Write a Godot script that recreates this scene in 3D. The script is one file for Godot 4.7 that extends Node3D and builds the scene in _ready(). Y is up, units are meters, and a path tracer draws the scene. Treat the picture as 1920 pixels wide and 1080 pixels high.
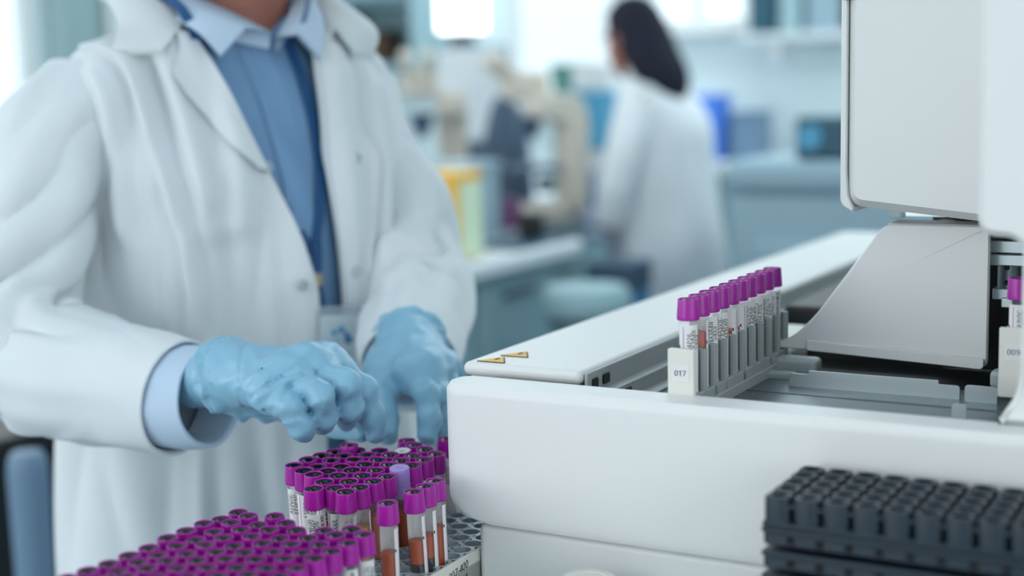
extends Node3D
# A blood laboratory: a person in a white coat loads purple-capped tubes beside a haematology analyser.
# The room and the machine share axes: u along the machine's front, w into the room, both turned by YAW.

const YAW := 0.51138
const ORIGIN := Vector3(0.1279, 0.0, -1.0363)
const TABLE := 0.90

var mats := {}
var noise := FastNoiseLite.new()
var counts := {}


func _ready() -> void:
	# ---- camera ----
	var cam := Camera3D.new()
	cam.name = "camera"
	var lens := CameraAttributesPhysical.new()
	lens.frustum_focal_length = 60.0
	lens.frustum_near = 0.05
	lens.frustum_far = 60.0
	lens.frustum_focus_distance = 1.11
	lens.exposure_aperture = 3.1
	lens.exposure_shutter_speed = 100.0
	cam.attributes = lens
	cam.fov = 22.6199
	cam.near = 0.05
	cam.far = 60.0
	cam.transform = Transform3D(Basis(Vector3.RIGHT, deg_to_rad(-8.0)) * Basis(Vector3.BACK, deg_to_rad(-1.4)), Vector3(0, 1.33, 0))
	add_child(cam)
	cam.current = true
	# ---- sky, exposure ----
	var env := Environment.new()
	var sky := Sky.new()
	var pm := ProceduralSkyMaterial.new()
	pm.sky_top_color = Color(0.42, 0.6, 0.78)
	pm.sky_horizon_color = Color(0.82, 0.9, 0.95)
	pm.ground_bottom_color = Color(0.4, 0.45, 0.48)
	pm.ground_horizon_color = Color(0.7, 0.76, 0.8)
	sky.sky_material = pm
	env.sky = sky
	env.background_mode = Environment.BG_SKY
	env.background_energy_multiplier = 1.0
	env.tonemap_mode = Environment.TONE_MAPPER_LINEAR
	env.tonemap_exposure = EXPOSURE
	env.sdfgi_enabled = true
	env.ssao_enabled = true
	env.ssil_enabled = true
	var we := WorldEnvironment.new()
	we.name = "world_environment"
	we.environment = env
	add_child(we)
	noise.seed = 11
	noise.noise_type = FastNoiseLite.TYPE_SIMPLEX_SMOOTH
	noise.frequency = 1.0
	noise.fractal_type = FastNoiseLite.FRACTAL_NONE
	make_materials()
	# ---- room, lights ----
	build_room()
	# ---- machine, tubes ----
	build_analyzer()
	build_loader()
	build_foreground()
	# ---- people ----
	build_man()
	build_woman()
	# ---- background ----
	build_background()

const EXPOSURE := 0.79

# ---------------------------------------------------------------- placing and naming

func mt(u: float, y: float, w: float) -> Vector3:
	return ORIGIN + Vector3(cos(YAW), 0, sin(YAW)) * u + Vector3(sin(YAW), 0, -cos(YAW)) * w + Vector3(0, y, 0)


func thing(called: String, label: String, category: String, at: Vector3, turn := 0.0, group := "") -> Node3D:
	var o := Node3D.new()
	o.name = called
	add_child(o, true)
	o.position = at
	o.rotation.y = turn
	o.set_meta("label", label)
	o.set_meta("category", category)
	if group != "":
		o.set_meta("group", group)
	return o


func mthing(called: String, label: String, category: String, u: float, y: float, w: float, group := "") -> Node3D:
	return thing(called, label, category, mt(u, y, w), -YAW, group)


func part(parent: Node, called: String, mesh: Mesh, m: Material) -> MeshInstance3D:
	var o := MeshInstance3D.new()
	o.name = called
	o.mesh = mesh
	o.material_override = m
	o.cast_shadow = GeometryInstance3D.SHADOW_CASTING_SETTING_ON
	parent.add_child(o, true)
	return o


func struct(called: String, mesh: Mesh, m: Material, at := Vector3.ZERO, turn := 0.0) -> MeshInstance3D:
	var o := part(self, called, mesh, m)
	o.position = at
	o.rotation.y = turn
	o.set_meta("kind", "structure")
	return o


func copy_of(o: Node3D, label: String, at: Vector3) -> Node3D:
	var c: Node3D = o.duplicate()
	c.name = String(o.name).rstrip("0123456789").rstrip("_")
	add_child(c, true)
	c.position = at
	c.set_meta("label", label)
	return c


# ---------------------------------------------------------------- materials

func mat(called: String, c: Color, rough := 0.5, metal := 0.0) -> StandardMaterial3D:
	var m := StandardMaterial3D.new()
	m.resource_name = called
	m.albedo_color = c
	m.roughness = rough
	m.metallic = metal
	m.cull_mode = BaseMaterial3D.CULL_DISABLED
	mats[called] = m
	return m


func relief(m: StandardMaterial3D, freq: float, cm: float, tile: float, seed_ := 3, stretch := Vector3.ONE) -> void:
	# fine relief from seamless noise, mapped triplanar; tile is how many repeats a metre holds
	var key := "tex_%s_%s" % [freq, seed_]
	if not mats.has(key):
		var nt := NoiseTexture2D.new()
		nt.width = 512
		nt.height = 512
		nt.seamless = true
		var fn := FastNoiseLite.new()
		fn.seed = seed_
		fn.frequency = freq
		fn.fractal_octaves = 4
		nt.noise = fn
		mats[key] = nt
	m.heightmap_enabled = true
	m.heightmap_texture = mats[key]
	m.heightmap_scale = cm
	m.uv1_triplanar = true
	m.uv1_scale = stretch * tile


func make_materials() -> void:
	mat("machine_white", Color(0.885, 0.89, 0.885), 0.42)
	mat("machine_grey", Color(0.66, 0.69, 0.69), 0.45)
	mat("seam", Color(0.25, 0.28, 0.29), 0.6)
	mat("steel", Color(0.74, 0.78, 0.79), 0.34, 0.65)
	mat("dull_steel", Color(0.42, 0.46, 0.48), 0.42, 0.85)
	mat("deck_metal", Color(0.45, 0.50, 0.52), 0.35, 0.7)
	mat("black", Color(0.035, 0.04, 0.045), 0.5)
	mat("green_board", Color(0.16, 0.42, 0.38), 0.5)
	mat("rack_white", Color(0.86, 0.86, 0.83), 0.45)
	mat("rack_grey", Color(0.62, 0.65, 0.65), 0.45)
	mat("paper", Color(0.88, 0.88, 0.88), 0.7)
	mat("ink", Color(0.06, 0.06, 0.07), 0.6)
	mat("red_ink", Color(0.5, 0.06, 0.08), 0.6)
	mat("purple_ink", Color(0.66, 0.16, 0.66), 0.5)
	mat("cap_purple", Color(0.64, 0.09, 0.60), 0.30)
	mat("cap_lavender", Color(0.62, 0.53, 0.80), 0.38)
	mat("stopper", Color(0.04, 0.055, 0.065), 0.14)
	mats.stopper.metallic_specular = 0.4
	mat("stopper_white", Color(0.8, 0.8, 0.8), 0.5)
	var g := mat("tube_clear", Color(0.93, 0.95, 0.95, 0.05), 0.06)
	g.transparency = BaseMaterial3D.TRANSPARENCY_ALPHA
	var f := mat("frosted", Color(0.85, 0.89, 0.9, 0.55), 0.35)
	f.transparency = BaseMaterial3D.TRANSPARENCY_ALPHA
	mat("plasma", Color(0.66, 0.25, 0.0), 0.25)
	mats.plasma.metallic_specular = 0.2
	mat("plasma_pale", Color(0.80, 0.50, 0.22), 0.25)
	mat("cells", Color(0.10, 0.025, 0.04), 0.2)
	mat("blood_pink", Color(0.72, 0.33, 0.26), 0.3)
	mat("yellow_sign", Color(0.88, 0.68, 0.16), 0.5)
	mat("tray_black", Color(0.12, 0.17, 0.21), 0.38)
	mat("tray_hole", Color(0.02, 0.025, 0.03), 0.9)
	mat("coat", Color(0.845, 0.87, 0.885), 0.78)
	mat("coat_inside", Color(0.80, 0.83, 0.85), 0.85)
	mat("shirt", Color(0.46, 0.61, 0.76), 0.75)
	mat("shirt_light", Color(0.73, 0.81, 0.89), 0.75)
	mat("lanyard_blue", Color(0.05, 0.30, 0.50), 0.55)
	mat("glove", Color(0.51, 0.70, 0.80), 0.38)
	mat("skin", Color(0.60, 0.385, 0.32), 0.5)
	mat("hair_dark", Color(0.14, 0.15, 0.195), 0.7)
	mats.hair_dark.metallic_specular = 0.2
	mat("glove_pale", Color(0.66, 0.70, 0.78), 0.5)
	mat("hair_brown", Color(0.12, 0.08, 0.06), 0.5)
	mat("eye_white", Color(0.85, 0.85, 0.83), 0.2)
	mat("trousers", Color(0.045, 0.05, 0.065), 0.8)
	mat("shoe", Color(0.05, 0.05, 0.055), 0.35)
	mat("wall_paint", Color(0.86, 0.92, 0.93), 0.8)
	mat("ceiling_paint", Color(0.86, 0.88, 0.88), 0.9)
	mat("floor_vinyl", Color(0.50, 0.57, 0.60), 0.35)
	mat("frame_white", Color(0.85, 0.87, 0.87), 0.5)
	mat("frame_teal", Color(0.30, 0.42, 0.43), 0.5)
	mat("bench_white", Color(0.84, 0.87, 0.88), 0.35)
	mat("cabinet_grey", Color(0.55, 0.65, 0.70), 0.5)
	mat("cabinet_teal", Color(0.58, 0.70, 0.73), 0.5)
	mat("analyzer_blue", Color(0.56, 0.67, 0.72), 0.45)
	mat("beige", Color(0.80, 0.77, 0.72), 0.5)
	mat("slate", Color(0.24, 0.33, 0.42), 0.5)
	mat("teal_dark", Color(0.07, 0.30, 0.38), 0.4)
	mat("cyan_box", Color(0.32, 0.64, 0.78), 0.5)
	mat("green_box", Color(0.35, 0.56, 0.52), 0.5)
	mat("blue_box", Color(0.25, 0.50, 0.70), 0.5)
	mat("bright_blue", Color(0.26, 0.50, 0.90), 0.5)
	mat("magenta_box", Color(0.45, 0.28, 0.45), 0.5)
	mat("yellow_plastic", Color(0.93, 0.73, 0.24), 0.35)
	mat("brown", Color(0.30, 0.20, 0.13), 0.6)
	mat("label_pale", Color(0.86, 0.92, 0.80), 0.6)
	mat("coat_button", Color(0.72, 0.76, 0.78), 0.35)
	mat("brass", Color(0.72, 0.66, 0.52), 0.4, 0.6)
	mat("badge_card", Color(0.80, 0.85, 0.88), 0.4)
	mat("badge_pale", Color(0.62, 0.80, 0.88), 0.5)
	var po := mat("pouch", Color(0.8, 0.86, 0.9, 0.3), 0.15)
	po.transparency = BaseMaterial3D.TRANSPARENCY_ALPHA
	mat("slate_pale", Color(0.42, 0.53, 0.63), 0.5)
	mat("pilaster", Color(0.52, 0.62, 0.63), 0.7)
	mat("screen_off", Color(0.03, 0.04, 0.05), 0.15)


func lit(called: String, c: Color, energy: float) -> StandardMaterial3D:
	var m := mat(called, Color(0.8, 0.8, 0.8), 0.6)
	m.emission_enabled = true
	m.emission = c
	m.emission_energy_multiplier = energy
	return m


# ---------------------------------------------------------------- shapes

class Shape:
	var v := PackedVector3Array()
	var n := PackedVector3Array()
	var t := PackedVector2Array()
	var f := PackedInt32Array()
	var x := Transform3D()

	func mesh() -> ArrayMesh:
		var a := []
		a.resize(Mesh.ARRAY_MAX)
		a[Mesh.ARRAY_VERTEX] = v
		a[Mesh.ARRAY_NORMAL] = n
		a[Mesh.ARRAY_TEX_UV] = t
		a[Mesh.ARRAY_INDEX] = f
		var m := ArrayMesh.new()
		m.add_surface_from_arrays(Mesh.PRIMITIVE_TRIANGLES, a)
		return m

	func put(p: PackedVector3Array, idx: PackedInt32Array, uv: PackedVector2Array, orient := 1, normals := PackedVector3Array()) -> void:
		# orient 1: outward by the flux test; 2: the other way; 0: as given
		var flux := 0.0
		var c := Vector3.ZERO
		for q in p:
			c += q
		c /= maxf(1.0, p.size())
		if orient != 0:
			for k in range(0, idx.size(), 3):
				var a := p[idx[k]]
				flux += (p[idx[k + 2]] - a).cross(p[idx[k + 1]] - a).dot(a + p[idx[k + 1]] + p[idx[k + 2]] - 3.0 * c)
			if (flux < 0.0) == (orient == 1):
				for k in range(0, idx.size(), 3):
					var s := idx[k + 1]
					idx[k + 1] = idx[k + 2]
					idx[k + 2] = s
		var nn := normals
		if nn.is_empty():
			nn = PackedVector3Array()
			nn.resize(p.size())
			for k in range(0, idx.size(), 3):
				var a := p[idx[k]]
				var m := (p[idx[k + 2]] - a).cross(p[idx[k + 1]] - a)
				nn[idx[k]] += m
				nn[idx[k + 1]] += m
				nn[idx[k + 2]] += m
		var base := v.size()
		for k in p.size():
			v.append(x * p[k])
			n.append((x.basis * nn[k]).normalized())
		t.append_array(uv)
		for k in idx:
			f.append(base + k)

	func grid(p: PackedVector3Array, rows: int, cols: int, wrap := false, orient := 1) -> void:
		var idx := PackedInt32Array()
		var uv := PackedVector2Array()
		for r in rows:
			for c in cols:
				uv.append(Vector2(float(c) / (cols if wrap else maxi(cols - 1, 1)), float(r) / maxi(rows - 1, 1)))
		for r in rows - 1:
			for c in (cols if wrap else cols - 1):
				var a := r * cols + c
				var b := r * cols + (c + 1) % cols
				idx.append_array([a, b, b + cols, a, b + cols, a + cols])
		put(p, idx, uv, orient)

	func flat(p: PackedVector3Array, orient := 0) -> void:
		# one flat convex polygon
		var idx := PackedInt32Array()
		var uv := PackedVector2Array()
		for k in p.size():
			uv.append(Vector2(p[k].x, p[k].y))
			if k > 1:
				idx.append_array([0, k - 1, k])
		put(p, idx, uv, orient)

	func rbox(center: Vector3, size: Vector3, r := 0.002, seg := 1) -> void:
		var h := size * 0.5
		r = minf(r, minf(h.x, minf(h.y, h.z)) * 0.98)
		var axes := [[0, 1, 2], [1, 2, 0], [2, 0, 1]]
		for ax in axes:
			for s in [-1.0, 1.0]:
				var us := _steps(h[ax[1]], r, seg)
				var ws := _steps(h[ax[2]], r, seg)
				var p := PackedVector3Array()
				var nn := PackedVector3Array()
				var uv := PackedVector2Array()
				var idx := PackedInt32Array()
				for b in ws:
					for a in us:
						var q := Vector3.ZERO
						q[ax[0]] = s * h[ax[0]]
						q[ax[1]] = a
						q[ax[2]] = b
						var core := q.clamp(-(h - Vector3.ONE * r), h - Vector3.ONE * r)
						var d := (q - core).normalized()
						p.append(center + core + d * r)
						nn.append(d)
						uv.append(Vector2(a, b))
				var cc := us.size()
				for i in ws.size() - 1:
					for j in cc - 1:
						var k := i * cc + j
						if s > 0:
							idx.append_array([k, k + cc + 1, k + 1, k, k + cc, k + cc + 1])
						else:
							idx.append_array([k, k + 1, k + cc + 1, k, k + cc + 1, k + cc])
				put(p, idx, uv, 0, nn)

	func _steps(h: float, r: float, seg: int) -> PackedFloat32Array:
		var o := PackedFloat32Array()
		for k in range(seg, -1, -1):
			o.append(-(h - r) - r * tan(PI / 4 * k / seg))
		for k in range(0, seg + 1):
			o.append(h - r + r * tan(PI / 4 * k / seg))
		return o

	func lathe(profile: PackedVector2Array, seg := 24, a0 := 0.0, a1 := TAU, orient := 1) -> void:
		# profile of (radius, height); creased where it turns sharply
		var runs := []
		var run := PackedVector2Array([profile[0]])
		for k in range(1, profile.size()):
			run.append(profile[k])
			if k < profile.size() - 1:
				var d0 := (profile[k] - profile[k - 1]).normalized()
				var d1 := (profile[k + 1] - profile[k]).normalized()
				if d0.dot(d1) < 0.75:
					runs.append(run)
					run = PackedVector2Array([profile[k]])
		runs.append(run)
		var whole := absf(a1 - a0 - TAU) < 1e-4
		var cols := seg if whole else seg + 1
		# direction: decide once from the signed area swept
		var flux := 0.0
		for k in profile.size() - 1:
			flux += (profile[k].x + profile[k + 1].x) * (profile[k + 1].y - profile[k].y)
		for rn: PackedVector2Array in runs:
			var p := PackedVector3Array()
			for q in rn:
				for c in cols:
					var a := a0 + (a1 - a0) * c / seg
					p.append(Vector3(q.x * sin(a), q.y, q.x * cos(a)))
			var idx := PackedInt32Array()
			var uv := PackedVector2Array()
			for r in rn.size():
				for c in cols:
					uv.append(Vector2(float(c) / seg, rn[r].y))
			for r in rn.size() - 1:
				for c in seg:
					var a := r * cols + c
					var b := r * cols + (c + 1) % cols
					if (flux > 0.0) == (orient == 1):
						idx.append_array([a, b + cols, b, a, a + cols, b + cols])
					else:
						idx.append_array([a, b, b + cols, a, b + cols, a + cols])
			put(p, idx, uv, 0)

	func tube(path: PackedVector3Array, radius, seg := 12, capped := true) -> void:
		# radius: a number or an array, one for each point of the path
		var e1 := Vector3.UP if absf((path[1] - path[0]).normalized().y) < 0.9 else Vector3.RIGHT
		var p := PackedVector3Array()
		var last := path.size() - 1
		for k in path.size():
			var d := (path[mini(k + 1, last)] - path[maxi(k - 1, 0)]).normalized()
			e1 = (e1 - d * e1.dot(d)).normalized()
			var e2 := d.cross(e1)
			var r: float = radius if radius is float else radius[k]
			for c in seg:
				var a := TAU * c / seg
				p.append(path[k] + (e1 * cos(a) + e2 * sin(a)) * r)
		grid(p, path.size(), seg, true)
		if capped:
			for e in [0, last]:
				var q := PackedVector3Array()
				for c in seg:
					q.append(p[e * seg + c])
				if e == last:
					q.reverse()
				flat(q)

	func plate(outline: PackedVector2Array, z0: float, z1: float, bevel := 0.001) -> void:
		# a flat slab with the given outline in x and y, from z0 to z1, its rims chamfered
		var o := outline.duplicate()
		if Geometry2D.is_polygon_clockwise(o):
			o.reverse()
		var m := o.size()
		var inset := PackedVector2Array()
		for k in m:
			var d0 := (o[k] - o[(k + m - 1) % m]).normalized()
			var d1 := (o[(k + 1) % m] - o[k]).normalized()
			var nrm := (Vector2(-d0.y, d0.x) + Vector2(-d1.y, d1.x))
			nrm = nrm.normalized() / maxf(0.5, nrm.length() * 0.5)
			inset.append(o[k] + nrm * bevel)
		var tri := Geometry2D.triangulate_polygon(inset)
		if tri.is_empty():
			tri = Geometry2D.triangulate_polygon(o)
		for side in [[z0, -1.0], [z1, 1.0]]:
			var p := PackedVector3Array()
			var nn := PackedVector3Array()
			var uv := PackedVector2Array()
			for q in inset:
				p.append(Vector3(q.x, q.y, side[0]))
				nn.append(Vector3(0, 0, side[1]))
				uv.append(q)
			var idx := PackedInt32Array()
			for k in range(0, tri.size(), 3):
				var a := p[tri[k]]
				var w := (p[tri[k + 2]] - a).cross(p[tri[k + 1]] - a).z
				if (w > 0.0) == (side[1] > 0.0):
					idx.append_array([tri[k], tri[k + 1], tri[k + 2]])
				else:
					idx.append_array([tri[k], tri[k + 2], tri[k + 1]])
			put(p, idx, uv, 0, nn)
		var zs := [[inset, z0, o, z0 + bevel], [o, z0 + bevel, o, z1 - bevel], [o, z1 - bevel, inset, z1]]
		for ring in zs:
			for k in m:
				var j := (k + 1) % m
				var a: Vector2 = ring[0][k]
				var b: Vector2 = ring[0][j]
				var c: Vector2 = ring[2][j]
				var d: Vector2 = ring[2][k]
				# smooth side normals unless the outline turns sharply
				var na := _side(o, k, j)
				var nb := _side(o, j, k)
				var lift := 0.0 if ring[0] == ring[2] else (-0.7 if ring[1] == z0 else 0.7)
				put(PackedVector3Array([Vector3(a.x, a.y, ring[1]), Vector3(b.x, b.y, ring[1]), Vector3(c.x, c.y, ring[3]), Vector3(d.x, d.y, ring[3])]), PackedInt32Array([0, 2, 1, 0, 3, 2]), PackedVector2Array([a, b, c, d]), 0,
					PackedVector3Array([(na + Vector3(0, 0, lift)), (nb + Vector3(0, 0, lift)), (nb + Vector3(0, 0, lift)), (na + Vector3(0, 0, lift))]))

	func _side(o: PackedVector2Array, k: int, other: int) -> Vector3:
		var m := o.size()
		var d := (o[other] - o[k]) if other == (k + 1) % m else (o[k] - o[other])
		var e := (o[k] - o[(k + m - 1) % m]) if other == (k + 1) % m else (o[(k + 1) % m] - o[k])
		var s := d.normalized()
		if s.dot(e.normalized()) > 0.75:
			s = (s + e.normalized()).normalized()
		return Vector3(s.y, -s.x, 0)

	func add(other: Mesh, how: Transform3D) -> void:
		for k in other.get_surface_count():
			var a := other.surface_get_arrays(k)
			var p: PackedVector3Array = a[Mesh.ARRAY_VERTEX]
			var nn: PackedVector3Array = a[Mesh.ARRAY_NORMAL]
			var base := v.size()
			var h := x * how
			for q in p.size():
				v.append(h * p[q])
				n.append((h.basis * nn[q]).normalized())
				t.append(Vector2(p[q].x, p[q].y))
			var ii: PackedInt32Array = a[Mesh.ARRAY_INDEX] if a[Mesh.ARRAY_INDEX] != null else PackedInt32Array(range(p.size()))
			for q in ii:
				f.append(base + q)


func rounded(w: float, h: float, r: float, seg := 4) -> PackedVector2Array:
	var o := PackedVector2Array()
	for c in [[1, 1, 0.0], [-1, 1, PI / 2], [-1, -1, PI], [1, -1, PI * 1.5]]:
		for k in seg + 1:
			var a: float = c[2] + PI / 2 * k / seg
			o.append(Vector2(c[0] * (w / 2 - r) + cos(a) * r, c[1] * (h / 2 - r) + sin(a) * r))
	return o


func soften(o: PackedVector2Array, radii: Array, seg := 5) -> PackedVector2Array:
	# rounds the corners of an outline; one radius for each corner
	var r := PackedVector2Array()
	var m := o.size()
	for k in m:
		var a := (o[(k + m - 1) % m] - o[k]).normalized()
		var b := (o[(k + 1) % m] - o[k]).normalized()
		var q: float = minf(radii[k], 0.46 * minf(o[k].distance_to(o[(k + 1) % m]), o[k].distance_to(o[(k + m - 1) % m])))
		if q <= 0.0:
			r.append(o[k])
			continue
		for s in seg + 1:
			var t := float(s) / seg
			r.append(o[k] + a * q * (1 - t) * (1 - t) + b * q * t * t)
	return r


func lettering(text: String, height: float, bold := false, family := "Droid Sans") -> Mesh:
	var key := "text_%s_%s_%s" % [text, height, bold]
	if not mats.has(key):
		var tm := TextMesh.new()
		var sf := SystemFont.new()
		sf.font_names = PackedStringArray([family])
		if bold:
			sf.font_weight = 700
		tm.font = sf
		tm.text = text
		tm.font_size = 48
		tm.pixel_size = height / 36.0
		tm.depth = 0.0003
		tm.curve_step = 2.0
		mats[key] = tm
	return mats[key]


func catmull(pts: PackedVector3Array, per: int) -> PackedVector3Array:
	var o := PackedVector3Array()
	var m := pts.size()
	for k in m - 1:
		for s in per:
			o.append(pts[k].cubic_interpolate(pts[k + 1], pts[maxi(k - 1, 0)], pts[mini(k + 2, m - 1)], float(s) / per))
	o.append(pts[m - 1])
	return o


# surface nets: a smooth closed mesh round the zero set of a distance-like field
func net(shape: Shape, field: Callable, lo: Vector3, hi: Vector3, cell: float) -> void:
	var dims := ((hi - lo) / cell).ceil()
	var nx := int(dims.x) + 2
	var ny := int(dims.y) + 2
	var nz := int(dims.z) + 2
	var val := PackedFloat32Array()
	val.resize(nx * ny * nz)
	val.fill(9.0)
	var blk := 4
	var reach := cell * blk * 0.9 + cell
	var cells := PackedInt32Array()
	var sx := 1
	var sy := nx
	var sz := nx * ny
	for bz in range(0, nz - 1, blk):
		for by in range(0, ny - 1, blk):
			for bx in range(0, nx - 1, blk):
				var c := lo + Vector3(bx + blk * 0.5, by + blk * 0.5, bz + blk * 0.5) * cell
				if absf(field.call(c)) > reach:
					continue
				for z in range(bz, mini(bz + blk + 1, nz)):
					for y in range(by, mini(by + blk + 1, ny)):
						for xx in range(bx, mini(bx + blk + 1, nx)):
							var at := xx + y * sy + z * sz
							if val[at] == 9.0:
								val[at] = field.call(lo + Vector3(xx, y, z) * cell)
				for z in range(bz, mini(bz + blk, nz - 1)):
					for y in range(by, mini(by + blk, ny - 1)):
						for xx in range(bx, mini(bx + blk, nx - 1)):
							cells.append(xx + y * sy + z * sz)
	var which := {}
	var p := PackedVector3Array()
	var offs := [0, sx, sy, sx + sy, sz, sx + sz, sy + sz, sx + sy + sz]
	var edges := [[0, 1], [2, 3], [4, 5], [6, 7], [0, 2], [1, 3], [4, 6], [5, 7], [0, 4], [1, 5], [2, 6], [3, 7]]
	for at in cells:
		var inside := 0
		for k in 8:
			if val[at + offs[k]] < 0.0:
				inside += 1
		if inside == 0 or inside == 8:
			continue
		var sum := Vector3.ZERO
		var cnt := 0
		for e in edges:
			var a: float = val[at + offs[e[0]]]
			var b: float = val[at + offs[e[1]]]
			if (a < 0.0) != (b < 0.0):
				var t := a / (a - b)
				var i0: int = e[0]
				var i1: int = e[1]
				var q0 := Vector3(i0 & 1, (i0 >> 1) & 1, i0 >> 2)
				var q1 := Vector3(i1 & 1, (i1 >> 1) & 1, i1 >> 2)
				sum += q0.lerp(q1, t)
				cnt += 1
		which[at] = p.size()
		var gz := at / sz
		var gy := (at % sz) / sy
		var gx := at % sy
		p.append(lo + (Vector3(gx, gy, gz) + sum / cnt) * cell)
	var idx := PackedInt32Array()
	for at in which:
		var s0: bool = val[at] < 0.0
		for ax in [[sx, sy, sz], [sy, sz, sx], [sz, sx, sy]]:
			if (val[at + ax[0]] < 0.0) == s0:
				continue
			var b: int = at - ax[1]
			var c: int = at - ax[2]
			var d: int = at - ax[1] - ax[2]
			if not (which.has(b) and which.has(c) and which.has(d)):
				continue
			var i0: int = which[at]
			var i1: int = which[b]
			var i2: int = which[d]
			var i3: int = which[c]
			if s0:
				idx.append_array([i0, i2, i1, i0, i3, i2])
			else:
				idx.append_array([i0, i1, i2, i0, i2, i3])
	var uv := PackedVector2Array()
	uv.resize(p.size())
	shape.put(p, idx, uv, 1)


func smin(a: float, b: float, k: float) -> float:
	var h := maxf(k - absf(a - b), 0.0) / k
	return minf(a, b) - h * h * k * 0.25


func cap_d(p: Vector3, a: Vector3, b: Vector3, ra: float, rb: float) -> float:
	var ab := b - a
	var h := clampf((p - a).dot(ab) / ab.length_squared(), 0.0, 1.0)
	return (p - a - ab * h).length() - lerpf(ra, rb, h)

# ---------------------------------------------------------------- the room

const U0 := -4.2
const U1 := 2.6
const W0 := -3.2
const W1 := 5.0
const HIGH := 2.8


func wall_mesh(length: float, openings: Array) -> ArrayMesh:
	# a wall of the given length (x from 0), 0.12 thick, standing behind z = 0, with openings [x0, y0, x1, y1]
	var s := Shape.new()
	var xs := [0.0, length]
	var ys := [0.0, HIGH]
	for o in openings:
		xs.append_array([o[0], o[2]])
		ys.append_array([o[1], o[3]])
	xs.sort()
	ys.sort()
	for i in xs.size() - 1:
		for j in ys.size() - 1:
			var c := Vector2(xs[i] + xs[i + 1], ys[j] + ys[j + 1]) * 0.5
			var hole: bool = xs[i + 1] - xs[i] < 0.001 or ys[j + 1] - ys[j] < 0.001
			for o in openings:
				if c.x > o[0] and c.x < o[2] and c.y > o[1] and c.y < o[3]:
					hole = true
			if not hole:
				s.rbox(Vector3(c.x, c.y, -0.06), Vector3(xs[i + 1] - xs[i], ys[j + 1] - ys[j], 0.12), 0.0005)
	return s.mesh()


func window(number: int, at: Vector3, turn: float, o: Array, lights_across: int, glow: StandardMaterial3D, energy: float) -> void:
	# frame, mullions and frosted daylit panes in the opening o; its daylight comes from an area light just before the panes
	var w: float = o[2] - o[0]
	var h: float = o[3] - o[1]
	var base := Node3D.new()
	base.name = "window_%d" % number
	base.set_meta("kind", "structure")
	add_child(base)
	base.transform = Transform3D(Basis(Vector3.UP, turn), at) * Transform3D(Basis(), Vector3(o[0], o[1], 0))
	var s := Shape.new()
	var t := 0.05
	s.rbox(Vector3(w / 2, t / 2, -0.05), Vector3(w, t, 0.08), 0.004)
	s.rbox(Vector3(w / 2, h - t / 2, -0.05), Vector3(w, t, 0.08), 0.004)
	for k in lights_across + 1:
		var xx := clampf(w * k / lights_across, t / 2, w - t / 2)
		s.rbox(Vector3(xx, h / 2, -0.05), Vector3(t, h - 0.02, 0.07), 0.004)
	part(base, "window_frame", s.mesh(), mats.frame_white)
	var sl := Shape.new()
	sl.rbox(Vector3(w / 2, -0.012, 0.03), Vector3(w + 0.08, 0.024, 0.14), 0.004)
	part(base, "window_sill", sl.mesh(), mats.frame_white)
	for k in lights_across:
		var p := Shape.new()
		p.rbox(Vector3(w * (k + 0.5) / lights_across, h / 2, -0.06), Vector3(w / lights_across - 0.05, h - 0.1, 0.012), 0.001)
		part(base, "window_pane", p.mesh(), glow)
	var l := AreaLight3D.new()
	l.name = "window_daylight"
	l.area_size = Vector2(w - 0.1, h - 0.1)
	l.area_normalize_energy = false
	l.light_color = Color(1.0, 0.985, 0.985)
	l.light_energy = energy
	l.shadow_enabled = true
	l.set("area_range", 20.0)
	base.add_child(l)
	l.position = Vector3(w / 2, h / 2, 0.012)
	l.rotation.y = PI


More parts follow.
